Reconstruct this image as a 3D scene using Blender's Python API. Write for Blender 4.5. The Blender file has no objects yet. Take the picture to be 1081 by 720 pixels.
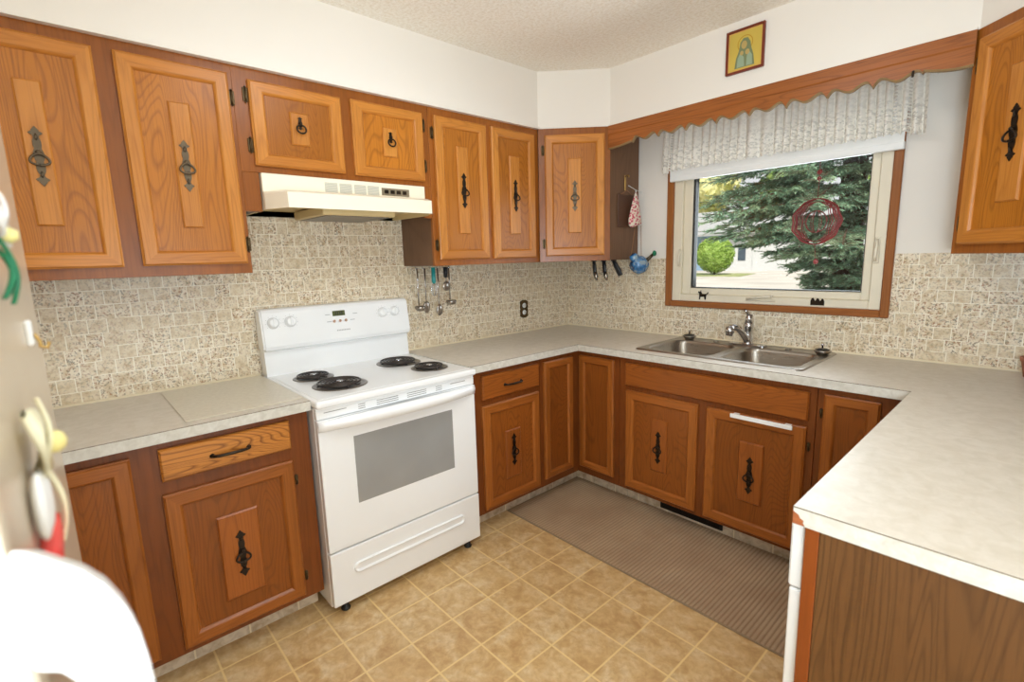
import bpy, bmesh, math, random
from mathutils import Vector, Matrix
random.seed(7)
scn = bpy.context.scene
COL = scn.collection
PI = math.pi

# ------------------------------------------------------------------ camera
cd = bpy.data.cameras.new('camera'); cam = bpy.data.objects.new('camera', cd); COL.objects.link(cam)
cd.sensor_width = 36.0; cd.lens = 522.2126 / 1081.0 * 36.0
cd.clip_start = 0.01; cd.clip_end = 300
_R = ((0.67341358, 0.73874815, -0.02766455), (-0.10404393, 0.13175869, 0.98580653), (-0.73190779, 0.66097717, -0.16559035))
m = Matrix(((_R[0][0], _R[1][0], -_R[2][0]), (_R[0][1], _R[1][1], -_R[2][1]), (_R[0][2], _R[1][2], -_R[2][2]))).to_4x4()
m.translation = Vector((2.5108, -2.8572, 1.4286))
cam.matrix_world = m
cd.dof.use_dof = True; cd.dof.focus_distance = 2.6; cd.dof.aperture_fstop = 4.0
scn.camera = cam

# ------------------------------------------------------------------ colour management, world, lights
vs = scn.view_settings
vs.view_transform = 'Standard'; vs.look = 'None'; vs.exposure = 0.2; vs.gamma = 1.0; vs.use_curve_mapping = False
scn.cycles.use_denoising = True
scn.cycles.max_bounces = 10; scn.cycles.diffuse_bounces = 6; scn.cycles.transparent_max_bounces = 12
scn.cycles.caustics_reflective = False; scn.cycles.caustics_refractive = False
scn.cycles.sample_clamp_indirect = 6.0

world = bpy.data.worlds.new('world'); scn.world = world; world.use_nodes = True
wn = world.node_tree.nodes; wl = world.node_tree.links
bg = wn['Background']
sky = wn.new('ShaderNodeTexSky'); sky.sky_type = 'HOSEK_WILKIE'; sky.sun_direction = Vector((0.35, -0.55, 0.75)).normalized(); sky.turbidity = 4.0; sky.ground_albedo = 0.4
mx = wn.new('ShaderNodeMix'); mx.data_type = 'RGBA'; mx.inputs[0].default_value = 0.55
wl.new(sky.outputs[0], mx.inputs[6]); mx.inputs[7].default_value = (1.0, 0.98, 0.94, 1)
wl.new(mx.outputs[2], bg.inputs[0]); bg.inputs[1].default_value = 1.15

def light(name, kind, loc, energy, color=(1, 1, 1), size=None, sy=None, target=None, rad=None, spread=None):
    d = bpy.data.lights.new(name, kind); d.energy = energy; d.color = color
    if kind == 'AREA':
        d.shape = 'RECTANGLE'; d.size = size; d.size_y = sy or size
        if spread: d.spread = spread
    if kind == 'POINT': d.shadow_soft_size = rad or .1
    o = bpy.data.objects.new(name, d); COL.objects.link(o); o.location = loc
    if target is not None:
        o.rotation_euler = (Vector(target) - Vector(loc)).to_track_quat('-Z', 'Y').to_euler()
    return o
sun = light('sun', 'SUN', (0, 0, 20), 4.0, (1, .96, .88), target=(-7, 11, 5)); sun.data.angle = 0.02
# daylight of an assumed patio door on the right and dining window behind, neither built, and an added even fill under the kitchen ceiling, without a fixture
light('assumed_patio_fill', 'AREA', (4.72, -2.2, .95), 50, (.725, .88, 1.0), 2.4, 1.6, target=(0, -2.2, .85))  # added lamp before a closed wall; the patio door is only assumed
light('assumed_dining_fill', 'AREA', (3.3, -4.55, 1.25), 50, (.725, .88, 1.0), 2.2, 1.6, target=(1.6, 0, 1.0))  # added lamp for an assumed window; the wall behind has no opening
light('kitchen_ceiling_fill', 'AREA', (1.55, -1.95, 2.46), 9, (.82, .91, 1.0), .5, .5, target=(1.55, -1.95, 0))
light('assumed_bounce_flash', 'AREA', (2.75, -3.05, 1.3), 36, (.725, .88, 1.0), .35, .35, target=(2.45, -2.3, 2.6))  # assumed flash near the camera, added to brighten by ceiling bounce
light('window_daylight', 'AREA', (1.43, .13, 1.55), 10, (.82, .93, 1), .85, .6, target=(1.43, -2, 1.0))

# ------------------------------------------------------------------ materials
def s2l(c):
    return tuple(((v / 255 + .055) / 1.055) ** 2.4 if v > 10 else v / 255 / 12.92 for v in c) + (1,)
class NT:
    def __init__(s, name, rough=.5, metal=0, spec=.5, coat=0):
        s.m = bpy.data.materials.new(name); s.m.use_nodes = True
        s.n = s.m.node_tree.nodes; s.l = s.m.node_tree.links; s.b = s.n['Principled BSDF']
        s.b.inputs['Roughness'].default_value = rough; s.b.inputs['Metallic'].default_value = metal
        s.b.inputs['Specular IOR Level'].default_value = spec; s.b.inputs['Coat Weight'].default_value = coat
        s.b.inputs['Coat Roughness'].default_value = .18
    def node(s, t, **k):
        n = s.n.new(t)
        for a, b in k.items(): setattr(n, a, b)
        return n
    def link(s, a, b): s.l.new(a, b)
    def coords(s, kind='Object', scale=(1, 1, 1), rnd=0.0, rot=(0, 0, 0)):
        tc = s.node('ShaderNodeTexCoord'); v = tc.outputs[kind]
        if rnd:
            oi = s.node('ShaderNodeObjectInfo'); mu = s.node('ShaderNodeMath', operation='MULTIPLY'); s.link(oi.outputs['Random'], mu.inputs[0]); mu.inputs[1].default_value = rnd
            ad = s.node('ShaderNodeVectorMath', operation='ADD'); s.link(v, ad.inputs[0]); s.link(mu.outputs[0], ad.inputs[1]); v = ad.outputs[0]
        mp = s.node('ShaderNodeMapping'); mp.inputs['Scale'].default_value = scale; mp.inputs['Rotation'].default_value = rot
        s.link(v, mp.inputs[0]); return mp.outputs[0]
    def noise(s, vec, scale, detail=2, rough=.5, dist=0):
        n = s.node('ShaderNodeTexNoise'); n.inputs['Scale'].default_value = scale; n.inputs['Detail'].default_value = detail
        n.inputs['Roughness'].default_value = rough; n.inputs['Distortion'].default_value = dist; s.link(vec, n.inputs['Vector']); return n.outputs['Fac']
    def math(s, op, a, b=None, clamp=False):
        n = s.node('ShaderNodeMath', operation=op); n.use_clamp = clamp
        for i, v in enumerate((a, b)):
            if v is None: continue
            if isinstance(v, (int, float)): n.inputs[i].default_value = v
            else: s.link(v, n.inputs[i])
        return n.outputs[0]
    def ramp(s, f, stops, interp='LINEAR'):
        n = s.node('ShaderNodeValToRGB'); n.color_ramp.interpolation = interp
        while len(n.color_ramp.elements) < len(stops): n.color_ramp.elements.new(.5)
        for e, (p, c) in zip(n.color_ramp.elements, stops): e.position = p; e.color = c if len(c) == 4 else tuple(c) + (1,)
        s.link(f, n.inputs[0]); return n.outputs[0]
    def mix(s, f, a, b, mode='MIX'):
        n = s.node('ShaderNodeMix', data_type='RGBA', blend_type=mode)
        for i, v in ((0, f), (6, a), (7, b)):
            if isinstance(v, (int, float)): n.inputs[i].default_value = v
            elif isinstance(v, tuple): n.inputs[i].default_value = v
            else: s.link(v, n.inputs[i])
        return n.outputs[2]
    def base(s, c):
        if isinstance(c, tuple): s.b.inputs['Base Color'].default_value = c
        else: s.link(c, s.b.inputs['Base Color'])
    def bump(s, h, strength=.3, dist=.002):
        n = s.node('ShaderNodeBump'); n.inputs['Strength'].default_value = strength; n.inputs['Distance'].default_value = dist
        s.link(h, n.inputs['Height']); s.link(n.outputs[0], s.b.inputs['Normal'])

def plain(name, rgb, rough=.5, metal=0, var=.04, spec=.5, coat=0, bump=0, bscale=200):
    t = NT(name, rough, metal, spec, coat)
    v = t.coords('Object', (1, 1, 1)); f = t.noise(v, 6, 3)
    c = s2l(rgb); d = tuple(x * (1 - var * 2) for x in c[:3]) + (1,)
    t.base(t.ramp(f, [(.3, d), (.7, c)]))
    if bump: t.bump(t.noise(v, bscale, 3), bump, .001)
    return t.m

def wood(name, light_, dark_, axis='z', rings=9, rough=.29, coat=0.0, figure=1.0, line=.55, rnd=11.0, xs=5.0):
    """oak: rings of a stretched noise field, cathedral figure, fine pores"""
    t = NT(name, rough, 0, .32, coat)
    k = {'z': (xs, 2.0, .75), 'x': (.75, 2.0, xs), 'y': (xs, .75, xs)}[axis]
    p = {'z': (170, 60, 5), 'x': (5, 60, 170), 'y': (170, 5, 170)}[axis]
    v = t.coords('Object', k, rnd); f = t.noise(v, 1.0 * figure, 2, .45, .25)
    r = t.math('MULTIPLY', f, rings * 2.6); r = t.math('FRACT', r)
    sm = t.ramp(r, [(0, (0, 0, 0)), (.18, (.9, .9, .9)), (.7, (1, 1, 1)), (1, (.15, .15, .15))])
    v2 = t.coords('Object', p, rnd); pores = t.noise(v2, 1, 3, .6)
    pr = t.ramp(pores, [(.34, (.35, .35, .35)), (.5, (1, 1, 1))])
    v3 = t.coords('Object', tuple(q * .5 for q in k), rnd); big = t.noise(v3, .8, 2)
    L, D = s2l(light_), s2l(dark_)
    M = tuple(L[i] * (1 - line) + D[i] * line for i in range(3)) + (1,)
    c1 = t.mix(sm, M, L)
    c2 = t.mix(t.math('MULTIPLY', t.math('SUBTRACT', 1.0, pr), .55), c1, D)
    c3 = t.mix(t.ramp(big, [(.3, (.5, .5, .5)), (.7, (0, 0, 0))]), c2, D)
    t.base(c3); t.bump(t.math('MULTIPLY', pr, sm), .12, .0008)
    return t.m

M = {}
# honey oak of the wall cupboard doors
M['oak_v'] = wood('oak_door_stile', (212, 142, 64), (154, 88, 30), 'z', 7, line=.4, xs=9)
M['oak_h'] = wood('oak_door_rail', (208, 136, 58), (150, 84, 28), 'x', 7, line=.4, xs=9)
M['oak_p'] = wood('oak_door_panel', (196, 122, 40), (118, 62, 14), 'z', 24, line=.5, xs=3.6)
M['oak_f'] = wood('oak_face_frame', (162, 94, 34), (110, 58, 18), 'z', 5, line=.35, xs=8)
M['oak_end'] = wood('cupboard_end_veneer', (122, 90, 66), (92, 64, 46), 'z', 6, line=.3, rough=.5, coat=0)
# redder oak of the base cupboard doors, darker tone partly painted-in dimmer light
M['low_v'] = wood('base_oak_stile', (174, 102, 42), (114, 60, 20), 'z', 7, line=.4, xs=9)
M['low_h'] = wood('base_oak_rail', (170, 98, 40), (110, 58, 20), 'x', 7, line=.4, xs=9)
M['low_p'] = wood('base_oak_panel', (154, 86, 32), (98, 50, 16), 'z', 22, line=.45, xs=3.6)
M['low_d'] = wood('drawer_oak', (214, 140, 62), (112, 58, 18), 'x', 22, line=.85, xs=8)
M['low_dd'] = wood('false_front_oak', (158, 88, 34), (102, 52, 18), 'x', 12, line=.45, xs=7)
M['low_f'] = wood('base_face_frame', (134, 72, 30), (88, 44, 16), 'z', 5, line=.35, xs=8)
M['pen'] = wood('end_panel_veneer', (120, 80, 42), (70, 44, 20), 'z', 9, line=.6, rough=.5, coat=0, xs=9)
M['edge'] = wood('solid_edge', (146, 74, 28), (118, 58, 22), 'z', 3, line=.2, xs=8)
M['low_r'] = wood('base_raised_panel', (164, 92, 38), (108, 56, 20), 'z', 8, line=.4, xs=7)
M['val'] = wood('valance_wood', (172, 100, 44), (108, 58, 24), 'x', 8, line=.6, xs=12)
M['raw'] = wood('raw_substrate', (178, 104, 60), (130, 70, 40), 'x', 8, rough=.8, coat=0)
M['trimw'] = wood('window_oak', (168, 106, 56), (122, 68, 34), 'z', 5, line=.3, xs=9)
M['trimh'] = wood('window_oak_rail', (168, 104, 54), (120, 66, 32), 'x', 5, line=.3, xs=9)
M['val_edge'] = plain('valance_edge', (150, 122, 82), .5)
M['iron'] = plain('antique_black_iron', (52, 42, 32), .38, .75, .1)
M['pewter'] = plain('antique_pewter', (104, 90, 72), .48, .8, .16)
M['bronze'] = plain('antique_bronze', (92, 74, 48), .35, .8, .1)
M['brass'] = plain('brass', (196, 160, 96), .3, .85)
M['chrome'] = plain('chrome', (205, 205, 208), .12, 1, .02)
M['white'] = plain('white_enamel', (243, 243, 243), .22, 0, .01, .5, .3)
M['white2'] = plain('white_plastic', (240, 240, 238), .35, 0, .01)
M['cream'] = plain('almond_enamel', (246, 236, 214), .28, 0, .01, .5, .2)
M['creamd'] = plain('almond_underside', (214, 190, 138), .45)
M['vinyl'] = plain('almond_vinyl', (232, 222, 200), .38, 0, .015)
M['gasket'] = plain('dark_gasket', (52, 52, 48), .6)
M['black'] = plain('black_rubber', (28, 27, 26), .55)
M['coil'] = plain('burner_coil', (58, 50, 46), .42, .3)
M['pan'] = plain('drip_pan', (132, 126, 120), .35, .7)
M['grey'] = plain('grey_print', (168, 168, 168), .5)
M['slot'] = plain('slot_shadow_grey', (128, 124, 118), .6)
M['lcd'] = plain('lcd_display', (92, 98, 62), .25)
M['lcdtext'] = plain('lcd_segments', (32, 38, 26), .4)
M['orange'] = plain('orange_print', (236, 196, 168), .5)
M['fridge'] = plain('beige_enamel', (206, 190, 166), .3, 0, .015, .5, .35)
M['label'] = plain('control_label', (134, 120, 96), .5)
M['mesh'] = plain('grille_grey', (192, 190, 176), .6)
M['teal'] = plain('teal_plastic', (36, 150, 150), .4)
M['blackp'] = plain('black_plastic', (30, 32, 36), .38)
M['string'] = plain('tan_string', (176, 128, 84), .8)
M['leather'] = plain('brown_hardboard', (86, 54, 34), .6)
M['green'] = plain('green_plastic', (20, 120, 80), .4)
M['red'] = plain('red_enamel', (138, 36, 38), .4)
M['terra'] = plain('terracotta', (172, 112, 88), .7)
M['yellow'] = plain('pale_yellow_petal', (238, 226, 150), .6)
M['petal'] = plain('ivory_petal', (240, 232, 196), .6)
M['bright_red'] = plain('bright_red_plastic', (224, 70, 64), .5)
M['caulk'] = plain('cream_edge_strip', (238, 224, 194), .5)
M['register'] = plain('dark_brown_register', (40, 36, 32), .5, .3)

def wallmat():
    t = NT('wall_paint', .75, 0, .25); v = t.coords('Object')
    t.base(t.ramp(t.noise(v, 1.5, 2), [(.3, s2l((236, 229, 219))), (.7, s2l((239, 232, 223)))])); t.bump(t.noise(v, 160, 3), .05, .001); return t.m
M['wall'] = wallmat()
def ceilmat():
    t = NT('ceiling_stipple', .95, 0, .1); v = t.coords('Object'); n1 = t.noise(v, 70, 4, .65)
    t.base(t.ramp(n1, [(.35, s2l((236, 227, 212))), (.6, s2l((250, 245, 236)))])); t.bump(n1, .35, .008); return t.m
M['ceil'] = ceilmat()

def tilewall(name, ax):
    """small embossed mosaic: rows 55 mm high of irregular tiles with brown, rust and grey flecks"""
    t = NT(name, .3, 0, .4, .0); tc = t.node('ShaderNodeTexCoord'); sp = t.node('ShaderNodeSeparateXYZ'); t.link(tc.outputs['Object'], sp.inputs[0])
    u = t.math('ADD', sp.outputs[ax], 40.0); w = t.math('ADD', sp.outputs[2], -0.413)
    row = t.math('FLOOR', t.math('DIVIDE', w, .055)); fr = t.math('FRACT', t.math('DIVIDE', w, .055))
    h = t.node('ShaderNodeTexWhiteNoise', noise_dimensions='1D'); t.link(row, h.inputs['W'])
    uu = t.math('DIVIDE', t.math('ADD', u, t.math('MULTIPLY', h.outputs['Value'], .06)), .110)
    c1 = t.math('FLOOR', uu); f1 = t.math('FRACT', uu)
    cell = t.node('ShaderNodeCombineXYZ'); t.link(row, cell.inputs[0]); t.link(c1, cell.inputs[1])
    h2 = t.node('ShaderNodeTexWhiteNoise', noise_dimensions='2D'); t.link(cell.outputs[0], h2.inputs['Vector'])
    split = t.math('GREATER_THAN', h2.outputs['Value'], .16)
    pos = t.math('ADD', .42, t.math('MULTIPLY', h2.outputs['Value'], .14))
    def edge(f, wd): return t.math('LESS_THAN', t.math('MINIMUM', f, t.math('SUBTRACT', 1.0, f)), wd)
    
    bid = t.node('ShaderNodeCombineXYZ'); t.link(t.math('FLOOR', t.math('ADD', t.math('DIVIDE', w, .055), .5)), bid.inputs[0]); t.link(t.math('FLOOR', t.math('MULTIPLY', uu, 2.0)), bid.inputs[1]); bid.inputs[2].default_value = 3.7
    h4 = t.node('ShaderNodeTexWhiteNoise', noise_dimensions='3D'); t.link(bid.outputs[0], h4.inputs['Vector'])
    g1 = t.math('MULTIPLY', edge(fr, .028), t.math('GREATER_THAN', h4.outputs['Value'], .28)); g2 = edge(f1, .016)
    g3 = t.math('MULTIPLY', split, t.math('LESS_THAN', t.math('ABSOLUTE', t.math('SUBTRACT', f1, pos)), .014))
    # now and then a row line is missing, so two tiles merge into a tall one
    g = t.math('MAXIMUM', t.math('MAXIMUM', g1, g2), g3)
    side = t.math('MULTIPLY', split, t.math('GREATER_THAN', f1, pos))
    tid = t.node('ShaderNodeCombineXYZ'); t.link(row, tid.inputs[0]); t.link(c1, tid.inputs[1]); t.link(side, tid.inputs[2])
    h3 = t.node('ShaderNodeTexWhiteNoise', noise_dimensions='3D'); t.link(tid.outputs[0], h3.inputs['Vector'])
    v = t.coords('Object'); n1 = t.noise(v, 125, 2, .55, .5); n2 = t.noise(v, 9, 2); n3 = t.noise(v, 45, 2)
    basec = t.mix(h3.outputs['Value'], s2l((230, 215, 188)), s2l((240, 228, 207)))
    basec = t.mix(t.ramp(n3, [(.42, (0, 0, 0)), (.66, (1, 1, 1))]), basec, s2l((214, 194, 160)))
    hue = t.ramp(t.noise(v, 60, 2), [(.36, s2l((132, 126, 112))), (.47, s2l((116, 92, 60))), (.56, s2l((176, 112, 68))), (.66, s2l((126, 116, 84)))])
    amt = t.math('MULTIPLY', t.ramp(n1, [(.50, (0, 0, 0)), (.62, (1, 1, 1))]), t.math('ADD', .28, t.math('MULTIPLY', h3.outputs['Value'], .6)))
    c = t.mix(amt, basec, hue)
    c = t.mix(t.math('MULTIPLY', g, .95), c, s2l((252, 245, 228)))
    t.base(c)
    hh = t.math('SUBTRACT', t.math('MULTIPLY', t.noise(v, 45, 2), .6), t.math('MULTIPLY', g, 1.0)); t.bump(hh, .5, .0016)
    return t.m
M['tile_x'] = tilewall('mosaic_backsplash_left', 1)
M['tile_y'] = tilewall('mosaic_backsplash_back', 0)

def floormat():
    t = NT('vinyl_floor', .36, 0, .45, .08); tc = t.node('ShaderNodeTexCoord'); sp = t.node('ShaderNodeSeparateXYZ'); t.link(tc.outputs['Object'], sp.inputs[0])
    P = .1862
    a = t.math('DIVIDE', t.math('ADD', sp.outputs[0], 40 * P - .8195), P); b = t.math('DIVIDE', t.math('ADD', sp.outputs[1], 60 * P + 1.3055), P)
    fa, fb = t.math('FRACT', a), t.math('FRACT', b)
    def edge(f, w0, w1):
        q = t.math('MINIMUM', f, t.math('SUBTRACT', 1.0, f)); return t.ramp(q, [(w0, (1, 1, 1)), (w1, (0, 0, 0))])
    g = t.math('MAXIMUM', edge(fa, .014, .024), edge(fb, .014, .024))
    cell = t.node('ShaderNodeCombineXYZ'); t.link(t.math('FLOOR', a), cell.inputs[0]); t.link(t.math('FLOOR', b), cell.inputs[1])
    h = t.node('ShaderNodeTexWhiteNoise', noise_dimensions='2D'); t.link(cell.outputs[0], h.inputs['Vector'])
    va = t.node('ShaderNodeVectorMath', operation='ADD'); t.link(tc.outputs['Object'], va.inputs[0]); vm = t.node('ShaderNodeVectorMath', operation='SCALE'); t.link(h.outputs['Color'], vm.inputs[0]); vm.inputs['Scale'].default_value = 5; t.link(vm.outputs[0], va.inputs[1])
    n1 = t.noise(va.outputs[0], 13, 5, .62, .6); n2 = t.noise(va.outputs[0], 42, 4, .6, .4); n3 = t.noise(va.outputs[0], 5, 2)
    c = t.ramp(n1, [(.3, s2l((184, 144, 94))), (.46, s2l((208, 172, 120))), (.6, s2l((220, 192, 146))), (.75, s2l((228, 208, 170)))])
    c = t.mix(t.ramp(n2, [(.35, (.45, .45, .45)), (.6, (0, 0, 0))]), c, s2l((172, 126, 76)))
    c = t.mix(t.ramp(n3, [(.4, (0, 0, 0)), (.8, (.5, .5, .5))]), c, s2l((212, 176, 122)))
    c = t.mix(t.math('MULTIPLY', g, .8), c, s2l((236, 208, 146)))
    t.base(c); t.bump(t.math('SUBTRACT', n2, g), .12, .001); return t.m
M['floor'] = floormat()
def kickmat():
    t = NT('toe_kick_vinyl', .45); tc = t.node('ShaderNodeTexCoord'); sp = t.node('ShaderNodeSeparateXYZ'); t.link(tc.outputs['Object'], sp.inputs[0])
    P = .1862
    def ed(s_, off):
        f = t.math('FRACT', t.math('DIVIDE', t.math('ADD', s_, off), P)); return t.math('LESS_THAN', t.math('ABSOLUTE', t.math('SUBTRACT', f, .5)), .016)
    g = t.math('MAXIMUM', ed(sp.outputs[0], 40 * P - .8195 + P / 2), ed(sp.outputs[1], 60 * P + 1.3055 + P / 2))
    v = t.coords('Object'); n = t.noise(v, 22, 4, .6, .5)
    c = t.ramp(n, [(.32, s2l((176, 152, 122))), (.6, s2l((216, 198, 172)))]); c = t.mix(t.math('MULTIPLY', g, .7), c, s2l((238, 224, 190))); t.base(c); return t.m
M['kick'] = kickmat()
def countermat(name, a, b, sc):
    t = NT(name, .36, 0, .45); v = t.coords('Object', (1, 1, 1)); n = t.noise(v, sc, 5, .6, .6); n2 = t.noise(v, 120, 3)
    c = t.ramp(n, [(.35, s2l(a)), (.62, s2l(b))]); c = t.mix(t.ramp(n2, [(.3, (.3, .3, .3)), (.6, (0, 0, 0))]), c, s2l(a)); t.base(c); t.bump(n2, .05, .0006); return t.m
M['counter'] = countermat('laminate_top', (208, 198, 182), (220, 211, 198), 26)
M['counter_edge'] = countermat('laminate_edge', (200, 195, 183), (218, 214, 204), 34)
M['board'] = countermat('laminate_board', (212, 203, 184), (222, 214, 196), 60)
M['line'] = plain('laminate_seam', (112, 92, 66), .6)
def rugmat():
    t = NT('ribbed_rug', .95, 0, .1); tc = t.node('ShaderNodeTexCoord'); sp = t.node('ShaderNodeSeparateXYZ'); t.link(tc.outputs['Object'], sp.inputs[0])
    f = t.math('FRACT', t.math('DIVIDE', sp.outputs[0], .0175)); f2 = t.math('FRACT', t.math('DIVIDE', sp.outputs[1], .009))
    a = t.ramp(f, [(0, (0, 0, 0)), (.3, (1, 1, 1)), (.62, (1, 1, 1)), (1, (0, 0, 0))])
    b = t.ramp(f2, [(0, (.55, .55, .55)), (.4, (1, 1, 1)), (1, (.6, .6, .6))])
    v = t.coords('Object'); n = t.noise(v, 5, 3); n2 = t.noise(v, 260, 2)
    c = t.mix(t.math('MULTIPLY', a, b), s2l((160, 134, 104)), s2l((204, 176, 144)))
    c = t.mix(t.ramp(n, [(.35, (.35, .35, .35)), (.65, (0, 0, 0))]), c, s2l((148, 116, 90))); c = t.mix(t.math('MULTIPLY', n2, .35), c, s2l((110, 86, 66)))
    t.base(c); t.bump(t.math('MULTIPLY', a, b), .5, .002); return t.m
M['rug'] = rugmat(); M['rug_edge'] = plain('rug_binding', (150, 126, 98), .9, bump=.3)
def steelmat():
    t = NT('brushed_steel', .3, 1); v = t.coords('Object', (3, 60, 60)); n = t.noise(v, 4, 3)
    t.base(t.ramp(n, [(.3, s2l((158, 151, 142))), (.7, s2l((168, 161, 152)))])); t.link(t.ramp(n, [(.3, (.27, .27, .27)), (.7, (.31, .31, .31))]), t.b.inputs['Roughness']); return t.m
M['steel'] = steelmat()
def glassmat(name, tint=(1, 1, 1, 1), gloss=.06):
    t = NT(name); tr = t.node('ShaderNodeBsdfTransparent'); tr.inputs[0].default_value = tint; gl = t.node('ShaderNodeBsdfGlossy'); gl.inputs['Roughness'].default_value = .03
    fr = t.node('ShaderNodeFresnel'); fr.inputs[0].default_value = 1.35; mxs = t.node('ShaderNodeMixShader'); t.link(fr.outputs[0], mxs.inputs[0]); t.link(tr.outputs[0], mxs.inputs[1]); t.link(gl.outputs[0], mxs.inputs[2])
    t.link(mxs.outputs[0], t.n['Material Output'].inputs[0]); return t.m
M['glass'] = glassmat('window_glass')
def ovenglass():
    t = NT('oven_glass', .12, 0, .6, .4); v = t.coords('Object', (1, 1, 1)); n = t.noise(v, 5, 2)
    t.base(t.ramp(n, [(.3, s2l((148, 147, 145))), (.7, s2l((156, 155, 153)))])); return t.m
M['oven_glass'] = ovenglass()
def lacemat():
    t = NT('white_lace', .9, 0, .1); t.base(s2l((250, 246, 238)))
    tc = t.node('ShaderNodeTexCoord'); uv = tc.outputs['UV']; sp = t.node('ShaderNodeSeparateXYZ'); t.link(uv, sp.inputs[0])
    vo = t.node('ShaderNodeTexVoronoi'); vo.inputs['Scale'].default_value = 120; t.link(uv, vo.inputs['Vector'])
    holes = t.ramp(vo.outputs['Distance'], [(.30, (0, 0, 0)), (.50, (1, 1, 1))])
    lower = t.ramp(sp.outputs[1], [(0, (1, 1, 1)), (.11, (.8, .8, .8)), (.16, (.25, .25, .25))])
    n = t.noise(uv, 60, 2); pat = t.ramp(n, [(.45, (0, 0, 0)), (.55, (1, 1, 1))])
    a = t.math('SUBTRACT', .97, t.math('MULTIPLY', t.math('MULTIPLY', holes, pat), t.math('MULTIPLY', lower, .36)))
    fu = t.math('FRACT', t.math('DIVIDE', sp.outputs[1], .014)); hole = t.math('LESS_THAN', t.math('ABSOLUTE', t.math('SUBTRACT', fu, .5)), .22)
    def colm(x): return t.math('LESS_THAN', t.math('ABSOLUTE', t.math('SUBTRACT', sp.outputs[0], x)), .005)
    cols = t.math('MAXIMUM', t.math('MAXIMUM', colm(.035), colm(.055)), t.math('MAXIMUM', colm(1.11), colm(1.155)))
    a = t.math('SUBTRACT', a, t.math('MULTIPLY', t.math('MULTIPLY', cols, hole), .8), True)
    tr = t.node('ShaderNodeBsdfTransparent'); tl = t.node('ShaderNodeBsdfTranslucent'); tl.inputs[0].default_value = s2l((250, 246, 238)); df = t.node('ShaderNodeBsdfDiffuse'); df.inputs[0].default_value = s2l((250, 246, 238))
    m1 = t.node('ShaderNodeMixShader'); m1.inputs[0].default_value = .22; t.link(df.outputs[0], m1.inputs[1]); t.link(tl.outputs[0], m1.inputs[2])
    m2 = t.node('ShaderNodeMixShader'); t.link(a, m2.inputs[0]); t.link(tr.outputs[0], m2.inputs[1]); t.link(m1.outputs[0], m2.inputs[2]); t.link(m2.outputs[0], t.n['Material Output'].inputs[0])
    return t.m
M['lace'] = lacemat()
def fabricpat():
    t = NT('pink_floral_fabric', .85, 0, .1); v = t.coords('Object'); vo = t.node('ShaderNodeTexVoronoi'); vo.inputs['Scale'].default_value = 70; t.link(v, vo.inputs['Vector'])
    t.base(t.ramp(vo.outputs['Distance'], [(.2, s2l((190, 60, 84))), (.4, s2l((226, 130, 140))), (.6, s2l((240, 226, 208)))])); return t.m
M['pink'] = fabricpat()
def bluepat():
    t = NT('blue_shiny_pouch', .25, .1, .6, .5); v = t.coords('Object'); n = t.noise(v, 32, 3, .5, .5)
    t.base(t.ramp(n, [(.35, s2l((34, 70, 110))), (.5, s2l((60, 130, 190))), (.62, s2l((150, 170, 180)))])); return t.m
M['blue'] = bluepat()
M['gold'] = plain('gold_leaf', (214, 186, 84), .45, .15, .06)
M['gold2'] = plain('deep_gold', (196, 150, 40), .45, .2, .06)
M['mahog'] = plain('mahogany_frame', (120, 44, 20), .35, 0, .08)
M['tanl'] = plain('tan_liner', (226, 168, 92), .5)
M['robe'] = plain('pale_blue_robe', (150, 168, 140), .6)
M['robe2'] = plain('grey_green_robe', (120, 130, 92), .6)
M['face'] = plain('icon_face', (186, 160, 96), .6)
# outside
def leaf(name, cols, rough=.7, sc=3.0):
    t = NT(name, rough, 0, .25); v = t.coords('Object'); n = t.noise(v, sc, 3, .6)
    t.base(t.ramp(n, [(.3, s2l(cols[0])), (.5, s2l(cols[1])), (.7, s2l(cols[2]))])); return t.m
M['spruce'] = leaf('spruce_needles', [(88, 122, 100), (128, 166, 136), (186, 212, 170)], sc=2.2)
M['bark'] = leaf('bark', [(70, 54, 44), (96, 78, 62), (120, 100, 84)])
M['bush'] = leaf('bush_leaves', [(110, 140, 60), (146, 176, 84), (180, 204, 116)], sc=2)
M['yleaf'] = leaf('autumn_leaves', [(168, 180, 104), (214, 214, 148), (236, 232, 176)], sc=.5)
M['gleaf'] = leaf('green_leaves', [(90, 128, 70), (130, 160, 90), (170, 190, 110)], sc=.6)
M['lawn'] = leaf('lawn', [(120, 132, 80), (150, 158, 104), (180, 180, 130)], sc=.8)
M['concrete'] = leaf('concrete_drive', [(184, 178, 168), (200, 195, 185), (212, 207, 198)], sc=.3)
M['siding'] = plain('pale_blue_siding', (136, 164, 190), .7)
M['whites'] = plain('white_siding', (206, 208, 208), .7)
M['roof'] = plain('pale_grey_shingle', (168, 170, 170), .9)
M['dglass'] = plain('dark_window', (70, 84, 96), .2)

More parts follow.
